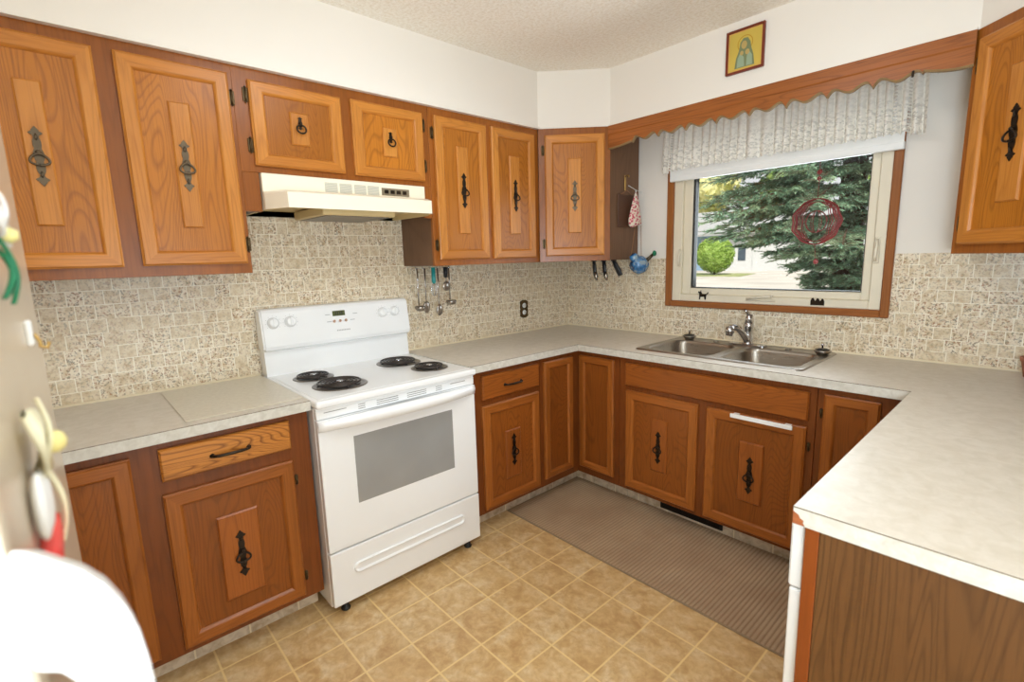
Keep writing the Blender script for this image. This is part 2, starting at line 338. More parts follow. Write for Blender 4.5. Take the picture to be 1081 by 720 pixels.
# ------------------------------------------------------------------ mesh helpers
class MB:
    def __init__(s): s.bm = bmesh.new()
    def box(s, x0, x1, y0, y1, z0, z1, mi=0, bev=0.0, seg=1):
        if x0 > x1: x0, x1 = x1, x0
        if y0 > y1: y0, y1 = y1, y0
        if z0 > z1: z0, z1 = z1, z0
        r = bmesh.ops.create_cube(s.bm, size=1, matrix=Matrix.Translation(((x0 + x1) / 2, (y0 + y1) / 2, (z0 + z1) / 2)) @ Matrix.Diagonal((x1 - x0, y1 - y0, z1 - z0, 1)))
        vs_ = r['verts']; fs = set(f for v in vs_ for f in v.link_faces)
        for f in fs: f.material_index = mi
        if bev > 0:
            es = set(e for v in vs_ for e in v.link_edges)
            rr = bmesh.ops.bevel(s.bm, geom=list(es), offset=bev, segments=seg, profile=.5, affect='EDGES')
            for f in rr['faces']: f.material_index = mi
        return s
    def face(s, pts, mi=0):
        f = s.bm.faces.new([s.bm.verts.new(p) for p in pts]); f.material_index = mi; return f
    def tube(s, pts, r, seg=10, mi=0, caps=True, closed=False):
        pts = [Vector(p) for p in pts]; n = len(pts); rs = r if isinstance(r, (list, tuple)) else [r] * n
        rings = []; up = None
        for i, p in enumerate(pts):
            if closed: d = pts[(i + 1) % n] - pts[i - 1]
            else: d = pts[min(i + 1, n - 1)] - pts[max(i - 1, 0)]
            if d.length < 1e-9: d = Vector((0, 0, 1))
            d.normalize()
            if up is None: up = Vector((0, 0, 1)) if abs(d.z) < .9 else Vector((1, 0, 0))
            a = d.cross(up)
            if a.length < 1e-6: a = d.orthogonal()
            a.normalize(); b = a.cross(d).normalized(); up = b
            rings.append([s.bm.verts.new(p + (a * math.cos(2 * PI * k / seg) + b * math.sin(2 * PI * k / seg)) * rs[i]) for k in range(seg)])
        m_ = n if closed else n - 1
        for i in range(m_):
            A, B = rings[i], rings[(i + 1) % n]
            for k in range(seg):
                f = s.bm.faces.new((A[k], A[(k + 1) % seg], B[(k + 1) % seg], B[k])); f.material_index = mi; f.smooth = True
        if caps and not closed:
            for R_ in (rings[0][::-1], rings[-1]):
                try: f = s.bm.faces.new(R_); f.material_index = mi
                except ValueError: pass
        return s
    def lathe(s, prof, c=(0, 0, 0), axis='z', seg=24, mi=0, mat=None):
        """prof: list of (radius, height)"""
        c = Vector(c); rings = []
        def P(r, h, a):
            x, y = r * math.cos(a), r * math.sin(a)
            v = {'z': Vector((x, y, h)), 'x': Vector((h, x, y)), 'y': Vector((x, h, y)), '-y': Vector((x, -h, y))}[axis]
            if mat: v = mat @ v
            return c + v
        for r, h in prof:
            rings.append([s.bm.verts.new(P(max(r, 1e-5), h, 2 * PI * k / seg)) for k in range(seg)])
        for A, B in zip(rings, rings[1:]):
            for k in range(seg):
                f = s.bm.faces.new((A[k], A[(k + 1) % seg], B[(k + 1) % seg], B[k])); f.material_index = mi; f.smooth = True
        for R_ in (rings[0][::-1], rings[-1]):
            f = s.bm.faces.new(R_); f.material_index = mi
        return s
    def prism(s, out, d0, d1, plane='xz', mi=0, side_mi=None, smooth=False):
        """2D outline extruded along the third axis from d0 to d1"""
        def P(a, b, d): return {'xz': (a, d, b), 'yz': (d, a, b), 'xy': (a, b, d)}[plane]
        A = [s.bm.verts.new(P(a, b, d0)) for a, b in out]; B = [s.bm.verts.new(P(a, b, d1)) for a, b in out]
        n = len(out)
        fa = s.bm.faces.new(A); fb = s.bm.faces.new(B[::-1]); fa.material_index = fb.material_index = mi
        for i in range(n):
            f = s.bm.faces.new((A[i], B[i], B[(i + 1) % n], A[(i + 1) % n])); f.material_index = mi if side_mi is None else side_mi; f.smooth = smooth
        return s
    def ball(s, c, r, mi=0, sub=2, scale=(1, 1, 1)):
        rr = bmesh.ops.create_icosphere(s.bm, subdivisions=sub, radius=r, matrix=Matrix.Translation(c) @ Matrix.Diagonal((*scale, 1)))
        for v in rr['verts']:
            for f in v.link_faces: f.material_index = mi; f.smooth = True
        return s
    def loops(s, loops_, mi=0, cap=True, smooth=False, mis=None, capmi=None):
        rings = [[s.bm.verts.new(p) for p in L] for L in loops_]
        n = len(rings[0])
        for j, (A, B) in enumerate(zip(rings, rings[1:])):
            for k in range(n):
                f = s.bm.faces.new((A[k], A[(k + 1) % n], B[(k + 1) % n], B[k])); f.smooth = smooth
                f.material_index = mis(j, k) if mis else mi
        if cap:
            f = s.bm.faces.new(rings[-1]); f.material_index = mi if capmi is None else capmi
        return rings
    def build(s, name, mats, parent=None, loc=None, rot=None, fix=True, **tags):
        if fix: bmesh.ops.recalc_face_normals(s.bm, faces=s.bm.faces)
        me = bpy.data.meshes.new(name); s.bm.to_mesh(me); s.bm.free()
        if not isinstance(mats, (list, tuple)): mats = [mats]
        for m_ in mats: me.materials.append(M[m_])
        o = bpy.data.objects.new(name, me); COL.objects.link(o)
        if parent: o.parent = parent
        if loc is not None: o.location = loc
        if rot is not None: o.rotation_euler = rot
        for k, v in tags.items(): o[k] = v
        return o
def thing(name, label, cat, loc=(0, 0, 0), rz=0, group=None):
    o = bpy.data.objects.new(name, None); COL.objects.link(o); o.empty_display_size = .1
    o.location = loc; o.rotation_euler = (0, 0, rz); o['label'] = label; o['category'] = cat
    if group: o['group'] = group
    return o
def struct(name, mb, mats): return mb.build(name, mats, kind='structure')

# ------------------------------------------------------------------ room shell
DX, DU, ZU, ZS, ZC = .322, .625, 1.399, 2.182, 2.501
XW = 2.855
b = MB(); b.box(-.12, 5.0, -4.8, .14, -.08, 0); struct('floor', b, 'floor')
b = MB(); b.box(-.12, 5.0, -4.8, .14, ZC, ZC + .1); struct('ceiling', b, 'ceil')
b = MB(); b.box(-.12, 0, -4.8, 0, 0, ZC); struct('wall_left', b, 'wall')
WX0, WX1, WZ0, WZ1 = .868, 1.958, 1.132, 1.988
b = MB(); b.box(-.12, WX0, 0, .14, 0, ZC); b.box(WX1, 5.0, 0, .14, 0, ZC); b.box(WX0, WX1, 0, .14, 0, WZ0); b.box(WX0, WX1, 0, .14, WZ1, ZC); struct('wall_back', b, 'wall')
b = MB(); b.box(XW, XW + .11, -1.85, 0, 0, ZC); struct('wall_right', b, 'wall')
b = MB(); b.box(4.88, 5.0, -4.8, 0, 0, ZC); struct('wall_dining', b, 'wall')
b = MB(); b.box(0, 5.0, -4.8, -4.68, 0, ZC); struct('wall_front', b, 'wall')
b = MB(); b.box(0, 2.26, -3.75, -3.64, 0, ZC); struct('wall_inner', b, 'wall')
b = MB(); b.prism([(0, -3.64), (DX, -3.64), (DX, -DU), (DU, -DX), (2.23, -DX), (2.23 + DU - DX, -DU), (2.23 + DU - DX, -1.85), (XW, -1.85), (XW, 0), (0, 0)], ZS, ZC, 'xy'); struct('wall_soffit', b, 'wall')
# mosaic backsplash
b = MB(); b.box(0, .006, -3.2, 0, .90, ZU + .26); struct('wall_left_backsplash', b, 'tile_x')
b = MB(); b.box(.006, .833, -.006, 0, .90, ZU); b.box(1.987, XW, -.006, 0, .90, ZU); b.box(.833, 1.987, -.006, 0, .90, 1.105); struct('wall_back_backsplash', b, 'tile_y')
b = MB(); b.box(.006, .014, -1.445, -.006, .914, .922); b.box(.006, XW, -.014, -.006, .914, .922); b.box(.006, .014, -3.1, -2.21, .914, .922); struct('trim_1', b, 'caulk')
# pale strip where cupboards meet the soffit
b = MB(); b.box(DX, DX + .026, -3.1, -DU - .01, ZS - .005, ZS + .004); b.box(DU + .01, 2.225, -DX - .028, -DX, ZS - .004, ZS + .004); struct('trim_2', b, 'wall')

# ------------------------------------------------------------------ window
wf = thing('window_1', 'wide window over the sink with almond vinyl sash and oak casing', 'window', ((WX0 + WX1) / 2, 0, 1.5))
del wf['label'], wf['category']; wf['kind'] = 'structure'
def wl_(x, y, z): return (x - (WX0 + WX1) / 2, y, z - 1.5)
def wbox(b, x0, x1, y0, y1, z0, z1, mi=0, bev=0):
    p, q = wl_(x0, y0, z0), wl_(x1, y1, z1); b.box(p[0], q[0], p[1], q[1], p[2], q[2], mi, bev)
b = MB()
wbox(b, .831, .873, -.02, 0, 1.101, 2.019, 0, .004); wbox(b, 1.955, 1.991, -.02, 0, 1.101, 2.019, 0, .004)
wbox(b, .873, 1.955, -.02, 0, 1.101, 1.137, 1, .004); wbox(b, .873, 1.955, -.02, 0, 1.983, 2.019, 1, .004)
b.build('casing', ['trimw', 'trimh'], wf)
b = MB()
for (x0, x1, z0, z1) in ((.872, .93, 1.136, 1.986), (1.906, 1.956, 1.136, 1.986), (.93, 1.906, 1.136, 1.178), (.93, 1.906, 1.95, 1.986)):
    wbox(b, x0, x1, -.006, .10, z0, z1, 0, .004)
b.build('window_frame', 'vinyl', wf)
b = MB()
for (x0, x1, z0, z1) in ((.93, .985, 1.178, 1.95), (1.869, 1.906, 1.178, 1.95), (.985, 1.869, 1.178, 1.216), (.985, 1.869, 1.92, 1.95)):
    wbox(b, x0, x1, .012, .08, z0, z1, 0, .004)
b.build('sash', 'vinyl', wf)
b = MB()
wbox(b, .985, .998, .02, .06, 1.216, 1.92); wbox(b, .998, 1.869, .02, .06, 1.216, 1.221); wbox(b, 1.865, 1.869, .02, .06, 1.221, 1.92)
b.build('gasket', 'gasket', wf)
b = MB(); wbox(b, .99, 1.866, .045, .049, 1.218, 1.918); b.build('pane', 'glass', wf)
for xx, z0, z1 in ((.926, 1.345, 1.455), (1.922, 1.355, 1.478)):
    b = MB(); wbox(b, xx - .012, xx + .012, -.012, -.004, z0, z1, 0, .004)
    x_, _, zz = wl_(xx, 0, (z0 + z1) / 2)
    b.tube([(x_, -.012, zz + .05), (x_ + .002, -.03, zz + .02), (x_, -.034, zz - .02), (x_, -.026, zz - .05)], [.006, .007, .007, .005])
    b.build('lock_lever', 'vinyl', wf)
b = MB(); wbox(b, 1.33, 1.49, -.014, -.004, 1.155, 1.168, 0, .003)
x_, _, zz = wl_(1.34, 0, 1.17); b.tube([(x_, -.016, zz - .005), (x_ + .05, -.026, zz + .004), (x_ + .11, -.028, zz + .012), (x_ + .13, -.03, zz + .014)], [.006, .007, .006, .006])
b.ball((x_ + .135, -.03, zz + .014), .009, sub=1); b.build('crank_handle', 'vinyl', wf)

# little silhouettes on the sash bottom
def silh(name, label, cat, outline, x, z, sc, group=None):
    b = MB(); b.prism([(p * sc, q * sc) for p, q in outline], 0, -.005, 'xz'); o = b.build(name, 'iron', None, (x, -.0062, z)); o['label'] = label; o['category'] = cat
dog = [(0, 0), (.1, 0), (.14, .3), (.3, .28), (.55, .3), (.62, 0), (.72, 0), (.74, .35), (.8, .5), (.95, .62), (1.0, .78), (.92, .74), (.8, .6), (.5, .58), (.3, .6), (.22, .78), (.18, .95), (.12, .8), (-.08, .84), (-.12, .7), (.02, .62), (.04, .35)]
silh('dog_figure', 'tiny dark metal dog standing on the left of the window sash bottom rail', 'figurine', dog, 1.055, 1.150, .058)
pups = [(0, 0), (1, 0), (1, .3), (.93, .5), (.84, .56), (.78, .46), (.7, .34), (.62, .46), (.55, .58), (.46, .56), (.4, .42), (.33, .34), (.26, .46), (.18, .6), (.07, .56), (0, .36)]
silh('puppies_figure', 'tiny dark metal row of three pups on the right of the window sash bottom rail', 'figurine', pups, 1.66, 1.147, .062)

# roller blind
t = thing('roller_blind', 'white roller blind pulled to just below the lace at the top of the window', 'blind', (1.426, -.03, 1.9))
b = MB(); b.box(-.567, .567, -.014, .012, -.047, -.012, 0, .005, 2); b.build('hem_bar', 'white2', t)
b = MB(); b.box(-.565, .565, -.013, -.010, -.014, .14); b.build('blind_cloth', 'white2', t)
b = MB(); b.lathe([(.022, -.565), (.022, .565)], (0, -.0, .155), 'x', 16); b.build('roller', 'white2', t)

# lace curtain
def lace():
    b = MB(); uvl = b.bm.loops.layers.uv.new('uv')
    x0, x1 = .838, 2.065; n = 420; zs = [2.165, 2.12, 2.07, 2.0, 1.95, 1.93, 1.917]
    rows = []
    for j, z in enumerate(zs):
        row = []; k = (2.165 - z) / .26
        for i in range(n + 1):
            u = i / n; x = x0 + (x1 - x0) * u
            s = u * 1.22
            ph = 34 * s + 1.1 * math.sin(7 * s) + .6 * math.sin(17 * s)
            y = -.085 + (.008 + .012 * k) * math.sin(2 * PI * ph / 1.22 * .9) + .006 * math.sin(2 * PI * 5.3 * s)
            zz = z
            if j == len(zs) - 1: zz = z - .009 * abs(math.sin(PI * s / .028)) - (.012 if (u < .03 or u > .955) else 0)
            xx = x + .03 * k * (u - .5) * .6 + .003 * math.cos(2 * PI * ph / 1.22 * .9)
            row.append((b.bm.verts.new((xx, y, zz)), (s, z - 1.905)))
        rows.append(row)
    for A, B in zip(rows, rows[1:]):
        for i in range(n):
            q = (A[i], A[i + 1], B[i + 1], B[i]); f = b.bm.faces.new([v for v, _ in q]); f.smooth = True
            for lp, (_, uv) in zip(f.loops, q): lp[uvl].uv = uv
    return b
t = thing('lace_curtain', 'gathered white lace valance curtain hanging across the top of the window', 'curtain', (0, 0, 0))
lace().build('lace_cloth', 'lace', t, fix=False)
b = MB(); b.tube([(.82, -.005, 2.15), (.82, -.075, 2.15), (.835, -.085, 2.15), (2.06, -.085, 2.15), (2.078, -.075, 2.15), (2.078, -.005, 2.15)], .006, 8); b.build('curtain_rod', 'white2', t)

# ------------------------------------------------------------------ scalloped wood valance over the window
def valance():
    b = MB(); x0, x1 = DU + .004, 2.226; top = ZS - .004
    P = .162; pts = []
    N = 400
    def zb(x):
        if x < .79:  # big drop at the left end
            q = (x - x0) / (.79 - x0); return 2.048 + .016 * math.sin(PI * q) ** 2 * 0 + (.018 * q * q)
        if x > 2.085:
            q = (x - 2.085) / (x1 - 2.085); return 2.078 - .020 * math.sin(PI * min(q * .62, 1))
        f = ((x - 1.603) / P) % 1.0
        if f > .5: f = 1 - f
        # cusp at 0, arch near .16, round belly at .5
        if f < .16: q = f / .16; return 2.056 + .028 * math.sin(q * PI / 2) ** .8
        q = (f - .16) / .34; return 2.062 + .022 * .5 * (1 + math.cos(PI * q))
    out = [(x0 + (x1 - x0) * i / N, zb(x0 + (x1 - x0) * i / N)) for i in range(N + 1)]
    # front face at y -.346, back -.324 ; chamfer rout along the lower edge
    def col(pts_, y, dz): return [b.bm.verts.new((x, y, z + dz)) for x, z in pts_]
    yF, yB = -.346, -.325
    fr_low = col(out, yF, .007); edge_low = col(out, yF + .006, .0); bk_low = col(out, yB, 0)
    fr_m = [b.bm.verts.new((x, yF, 2.125)) for x, _ in out]; fr_m2 = [b.bm.verts.new((x, yF - .003, 2.131)) for x, _ in out]
    fr_top = [b.bm.verts.new((x, yF - .003, top)) for x, _ in out]; bk_top = [b.bm.verts.new((x, yB, top)) for x, _ in out]
    for A, B, mi in ((fr_top, fr_m2, 0), (fr_m2, fr_m, 0), (fr_m, fr_low, 0), (fr_low, edge_low, 1), (edge_low, bk_low, 1), (bk_low, bk_top, 0), (bk_top, fr_top, 0)):
        for i in range(N):
            f = b.bm.faces.new((A[i], A[i + 1], B[i + 1], B[i])); f.material_index = mi
    return b
t = thing('window_valance', 'scalloped brown wooden valance board spanning above the window', 'valance', (0, 0, 0))
valance().build('valance_board', ['val', 'val_edge'], t)
b = MB(); b.box(2.05, 2.058, -.35, -.344, 2.066, 2.090, 0, .002); b.build('hook', 'iron', t)

# ------------------------------------------------------------------ cupboard doors and hardware
def rect(x0, x1, z0, z1, y): return [(x0, y, z0), (x1, y, z0), (x1, y, z1), (x0, y, z1)]
def door_mesh(w, h, st=.052, rl=.052, t=.02, butt=True):
    b = MB()
    def L(i, y): return rect(i, w - i, i, h - i, y)
    def L2(ix, iz, y): return rect(ix, w - ix, iz, h - iz, y)
    ls = [L(0, 0), L(0, -t + .007), L(.004, -t + .004), L(.007, -t), L2(st - .010, rl - .010, -t), L2(st - .006, rl - .006, -t + .002), L2(st - .001, rl - .001, -t + .008), L2(st, rl, -t + .011)]
    b.loops(ls, mis=lambda j, k: 1 if k in (0, 2) else 0, capmi=2)
    b.bm.faces.new([b.bm.verts.new(p) for p in L(0, 0)[::-1]])
    return b
def raised(w, h, x, z, y=-.009):
    b = MB(); x0, x1, z0, z1 = x, x + w, z, z + h
    b.loops([rect(x0, x1, z0, z1, y), rect(x0, x1, z0, z1, y - .004), rect(x0 + .005, x1 - .005, z0 + .005, z1 - .005, y - .009)], capmi=0)
    return b
def plate_outline(H, W, n=60):
    """antique back plate: fleur tips, narrow necks, swelling in the middle"""
    prof = [(0, 0), (.02, .16), (.045, .34), (.07, .55), (.085, .50), (.095, .78), (.115, 1.0), (.13, .82), (.15, .46), (.19, .30), (.24, .55), (.31, .68), (.37, .62), (.41, .5), (.45, .66), (.52, .84), (.58, .70), (.63, .5), (.69, .62), (.75, .6), (.81, .40), (.85, .46), (.87, .82), (.885, 1.0), (.905, .78), (.915, .5), (.93, .55), (.955, .34), (.98, .16), (1, 0)]
    R_ = [(W / 2 * w_, H * (q - .5)) for q, w_ in prof]
    return R_ + [(-a, z) for a, z in R_[-2:0:-1]]
def bail(H=.18, W=.034, ring=.021):
    b = MB(); b.prism(plate_outline(H, W), 0, -.0035, 'xz')
    b.ball((0, -.008, .012), .0075, sub=2); b.tube([(0, -.004, .012), (0, -.014, .012)], .005, 8)
    # drop ring: heart-like bail hanging from the post
    pts = []
    for k in range(28):
        a = 2 * PI * k / 28; x = ring * math.sin(a) * (1 - .32 * math.cos(a) * 1.0) ; z = ring * .82 * math.cos(a)
        pts.append((x * 1.05, -.010 - .003 * (1 - math.cos(a)) / 2, z - .010))
    b.tube(pts, .0036, 8, closed=True)
    b.ball((0, -.013, -.027), .0052, sub=1); b.ball((0, -.006, H * .32), .005, sub=1, scale=(1, .5, 2.2)); b.ball((0, -.006, -H * .30), .005, sub=1, scale=(1, .5, 2.2))
    return b
def ringpull():
    b = MB(); b.prism([(p, q + .012) for p, q in plate_outline(.05, .022)], 0, -.0035, 'xz'); b.ball((0, -.008, .012), .0065, sub=2)
    pts = [(.0185 * math.sin(a), -.010 - .002 * (1 - math.cos(a)), .0165 * math.cos(a) - .012) for a in [2 * PI * k / 26 for k in range(26)]]
    b.tube(pts, .0036, 8, closed=True); return b
def hinge_mesh(side):
    b = MB(); b.box(-.010, .010, -.004, 0, -.026, .026, 0, .002); b.tube([(0, -.005, -.024), (0, -.005, .024)], .0045, 8)
    b.ball((0, -.005, .028), .004, sub=1); b.ball((0, -.005, -.028), .004, sub=1); return b
def bar_handle():
    b = MB(); L_ = .115
    b.tube([(-L_ / 2, -.001, 0), (-L_ / 2 + .004, -.016, 0), (-L_ / 2 + .018, -.022, 0), (0, -.024, 0), (L_ / 2 - .018, -.022, 0), (L_ / 2 - .004, -.016, 0), (L_ / 2, -.001, 0)], [.006, .005, .005, .0062, .005, .005, .006], 8)
    for sx in (-1, 1): b.ball((sx * L_ / 2, -.003, 0), .009, sub=1, scale=(1, .5, 1))
    return b
def door(parent, x, z, w, h, style='up', pull='bail', hinge=None, fy=-.02, mats=None, rp=None, pull_mat='pewter', st=.052, rl=.052, label=None, hz=None, open_=0):
    """x, z: lower-left corner on the face frame (local); fy: face frame front"""
    mats = mats or (['oak_v', 'oak_h', 'oak_p'] if style == 'up' else ['low_v', 'low_h', 'low_p'])
    d = door_mesh(w, h, st, rl).build('door', mats, parent, (x, fy, z), (0, 0, open_))
    if label: d['label'] = label
    if rp: raised(rp[0], rp[1], (w - rp[0]) / 2, rp[2]).build('raised_panel', 'oak_v' if style == 'up' else 'low_r', d)
    cz = (rp[2] + rp[1] / 2) if rp else h / 2
    if hz is not None: cz = hz
    if pull == 'bail': bail().build('bail_handle', pull_mat, d, (w / 2, -.0185, cz))
    if pull == 'ring': ringpull().build('ring_pull', 'iron', d, (w / 2, -.0185, cz + .01))
    if hinge:
        hx = -.010 if hinge == 'l' else w + .010
        for q in (.075, h - .085 if h > .4 else h - .055):
            hg = hinge_mesh(hinge).build('hinge', 'bronze', d, (hx, 0, q))
            if style == 'low': hg.scale = (.7, .8, .7)
    return d
def carcass(b, w, dep, z0, z1, ff=.02, top=True, mi=0, front=True):
    """hollow box of boards, local frame: back at y=dep, face frame front at y=-.02"""
    b.box(0, .016, 0, dep, z0, z1, mi); b.box(w - .016, w, 0, dep, z0, z1, mi)
    b.box(.016, w - .016, 0, dep, z0, z0 + .016, mi); b.box(.016, w - .016, dep - .008, dep, z0 + .016, z1, mi)
    if top: b.box(.016, w - .016, 0, dep - .008, z1 - .016, z1, mi)

RZL = PI / 2  # local -y faces +x, local x runs along world +y
UD = DX - .02 - .003
def upper(name, label, y0, y1, z0, z1, loc_fn=None):
    t = thing('wall_cupboard', label, 'cupboard', (DX - .02, y0, 0), RZL)
    w = y1 - y0
    b = MB(); carcass(b, w, DX - .02 - .008, z0, z1 - .002); b.build('carcass', 'oak_end', t)
    b = MB(); b.box(0, w, -.02, 0, z0 - .001, z1 - .003, 0, .001); b.build('face_frame', 'oak_f', t)
    return t
# A: far left pair (near the refrigerator)
yA0, yA1 = -3.06, -2.275
t = upper('wall_cupboard', 'two-door oak wall cupboard left of the range hood, at the left edge', yA0, yA1, ZU, ZS)
door(t, -3.02 - yA0, 1.434, .338, .706, hinge=None, rp=(.066, .436, .135), hz=.345)
door(t, -2.629 - yA0, 1.436, .338, .706, hinge='r', rp=(.066, .436, .135), hz=.353)
# B: pair over the hood
yB0, yB1 = -2.275, -1.405
t = upper('wall_cupboard', 'short two-door oak wall cupboard above the range hood', yB0, yB1, 1.792, ZS)
b = MB(); b.box(0, .062, -.02, 0, 1.640, 1.7905, 0, .001); b.build('filler_strip', 'oak_f', t)
b = MB(); b.box(yB1 - yB0 - .042, yB1 - yB0, -.02, 0, 1.640, 1.7905, 0, .001); b.build('filler_strip', 'oak_f', t)
door(t, -2.222 - yB0, 1.817, .368, .316, pull='ring', hinge='l', rp=(.076, .128, .094), st=.055, rl=.048)
door(t, -1.808 - yB0, 1.815, .366, .322, pull='ring', hinge='r', rp=(.070, .128, .096), st=.055, rl=.048)
# C: pair right of hood
yC0, yC1 = -1.403, -.628
t = upper('wall_cupboard', 'tall two-door oak wall cupboard right of the range hood, next to the corner', yC0, yC1, ZU, ZS)
door(t, -1.374 - yC0, 1.429, .333, .712, hinge='l', rp=(.072, .446, .134), pull_mat='iron')
door(t, -1.003 - yC0, 1.427, .333, .715, hinge=None, rp=(.078, .436, .138), pull_mat='iron')
# D: diagonal corner cupboard
def diag(label, mirror, pull_mat, dd=.03):
    # local frame: face line from (0,0) along +x, facing -y ; world placed by loc / rotation
    W = math.hypot(DU - DX, DU - DX)
    if not mirror: t = thing('corner_wall_cupboard', label, 'cupboard', (DX, -DU, 0), PI / 4)
    else: t = thing('corner_wall_cupboard', label, 'cupboard', (2.23, -DX, 0), -PI / 4)
    c = math.sqrt(.5); s_ = DX * c; dl = DU * math.sqrt(2)
    g = .012
    out = [(0, 0), (W, 0), (W + s_ - g, s_ - g * .4), (W / 2, W / 2 + DX * math.sqrt(2) - 2 * g), (-s_ + g, s_ - g * .4)]
    b = MB(); b.prism(out, ZU, ZS - .003, 'xy'); b.build('carcass', 'oak_end', t)
    b = MB(); b.box(.0, W, -.012, 0, ZU - .001, ZS - .003, 0, .001); b.build('face_frame', 'oak_f', t)
    door(t, .037, 1.432, W - .072, .708, hinge='l', rp=(.082, .436, .137), pull_mat=pull_mat, fy=-.012)
    return t
diag('diagonal oak corner wall cupboard left of the window', False, 'pewter')
diag('oak wall cupboard right of the window, cut by the right edge', True, 'iron')

# ------------------------------------------------------------------ range hood
t = thing('range_hood', 'almond range hood under the short cupboard above the stove', 'range hood', (0, -1.83, 1.79))
def hood():
    b = MB(); w = .379
    # upper box with vertical front, flared lower visor
    b.box(.01, .335, -w, w, -.073, 0, 0, .003)
    top = [(.012, -w, -.073), (.335, -w, -.073), (.335, w, -.073), (.012, w, -.073)]
    def V(x, y, z): return b.bm.verts.new((x, y, z))
    A = [V(.012, -w, -.0735), V(.345, -w, -.0735), V(.345, w, -.0735), V(.012, w, -.0735)]
    B_ = [V(.012, -w, -.145), V(.35, -w, -.145), V(.35, w, -.145), V(.012, w, -.145)]
    return b
b = MB(); w = .379
b.box(.012, .338, -w, w, -.074, 0, 0, .003)
b.build('vent_housing', 'cream', t)
b = MB()
ct = [(.012, -w), (.34, -w), (.44, -w + .055), (.44, w - .055), (.34, w), (.012, w)]
cb = [(.012, -w), (.35, -w), (.468, -w + .05), (.468, w - .05), (.35, w), (.012, w)]
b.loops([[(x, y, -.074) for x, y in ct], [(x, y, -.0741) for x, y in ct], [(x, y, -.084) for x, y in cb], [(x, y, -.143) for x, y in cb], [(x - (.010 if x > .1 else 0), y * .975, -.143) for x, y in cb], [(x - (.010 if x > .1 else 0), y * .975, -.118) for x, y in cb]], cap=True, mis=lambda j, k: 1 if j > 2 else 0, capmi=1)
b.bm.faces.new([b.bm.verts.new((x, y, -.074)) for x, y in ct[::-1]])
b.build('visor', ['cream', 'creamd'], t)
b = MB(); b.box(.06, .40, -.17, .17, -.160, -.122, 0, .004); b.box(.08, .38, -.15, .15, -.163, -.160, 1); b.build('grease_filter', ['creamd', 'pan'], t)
for i, yy in enumerate((-.098, -.032, .036, .100)):
    b = MB(); b.box(.3385, .3395, yy - .028, yy + .028, -.058, -.018)
    for k in range(6): b.box(.3395, .3402, yy - .027, yy + .027, -.055 + k * .0065, -.0535 + k * .0065, 1)
    b.build('vent_grille', ['mesh', 'vinyl'], t)
b = MB(); b.box(.3385, .3395, .142, .288, -.056, -.022, 0, .001)
for k in range(4): b.box(.3395, .345, .155 + k * .032, .175 + k * .032, -.047, -.031, 1, .001)
b.build('switch_panel', ['label', 'iron'], t)

# ------------------------------------------------------------------ base cupboards
ZB = .10; ZT = .8745
FX = .60
def base(label, y0, y1, top=False):
    t = thing('base_cupboard', label, 'cupboard', (FX - .02, y0, 0), RZL); w = y1 - y0
    b = MB(); carcass(b, w, FX - .02 - .01, ZB, ZT, top=False); b.build('carcass', 'oak_end', t)
    b = MB(); b.box(0, w, -.02, 0, ZB, ZT, 0, .001); b.build('face_frame', 'low_f', t)
    b = MB(); b.box(0, w, .07, .085, 0, ZB - .0005); b.build('toe_kick', 'kick', t)
    return t
def drawer(parent, x, z, w, h, mat='low_d', handle=True, fy=-.02):
    b = MB(); y = 0
    b.loops([rect(0, w, 0, h, 0), rect(0, w, 0, h, -.013), rect(.006, w - .006, .006, h - .006, -.02)], capmi=0); b.bm.faces.new([b.bm.verts.new(p) for p in rect(0, w, 0, h, 0)[::-1]])
    d = b.build('drawer' if handle else 'false_drawer_front', mat, parent, (x, fy, z))
    if handle: bar_handle().build('bar_handle', 'iron', d, (w / 2, -.02, h / 2 - .004))
    return d
# F left of stove
yF0, yF1 = -3.30, -2.214
t = base('oak base cupboard with one drawer left of the stove', yF0, yF1)
door(t, -3.16 - yF0, .13, .392, .712, 'low', pull=None, hinge=None, fy=-.02)
door(t, -2.70 - yF0, .124, .412, .567, 'low', rp=(.132, .322, .112), pull_mat='iron', hinge='r', hz=.276)
drawer(t, -2.694 - yF0, .738, .407, .110)
# G right of stove
yG0, yG1 = -1.398, -.932
t = base('narrow oak base cupboard with one drawer between the stove and the corner', yG0, yG1)
door(t, -1.357 - yG0, .122, .406, .566, 'low', rp=(.108, .27, .128), pull_mat='iron', hz=.285)
drawer(t, -1.353 - yG0, .720, .402, .126, 'low_dd')
# H corner unit with two plain leaves
t = thing('corner_base_cupboard', 'inside-corner oak base cupboard with two plain leaves meeting at a right angle', 'cupboard', (0, 0, 0))
L_out = [(.012, -.930), (FX - .02, -.930), (FX - .02, -FX + .02), (.904, -FX + .02), (.904, -.012), (.012, -.012)]
b = MB(); b.prism([(.012, -.928), (.58, -.928), (.58, -.58), (.902, -.58), (.902, -.012), (.012, -.012)], ZB, ZT, 'xy'); b.build('carcass', 'oak_end', t)
b = MB(); b.box(.58, FX, -.930, -.60, ZB, ZT, 0); b.box(.58, .904, -.60, -.58, ZB, ZT, 0); b.build('face_frame', 'low_f', t)
b = MB(); b.box(.50, .515, -.93, -.50, 0, ZB - .0005); b.box(.515, .904, -.515, -.50, 0, ZB - .0005); b.build('toe_kick', 'kick', t)
d = door_mesh(.243, .70, .045, .045).build('door', ['low_v', 'low_h', 'low_p'], t, (FX, -.905, .145), (0, 0, PI / 2))
d = door_mesh(.250, .70, .045, .045).build('door', ['low_v', 'low_h', 'low_p'], t, (.622, -FX, .145))
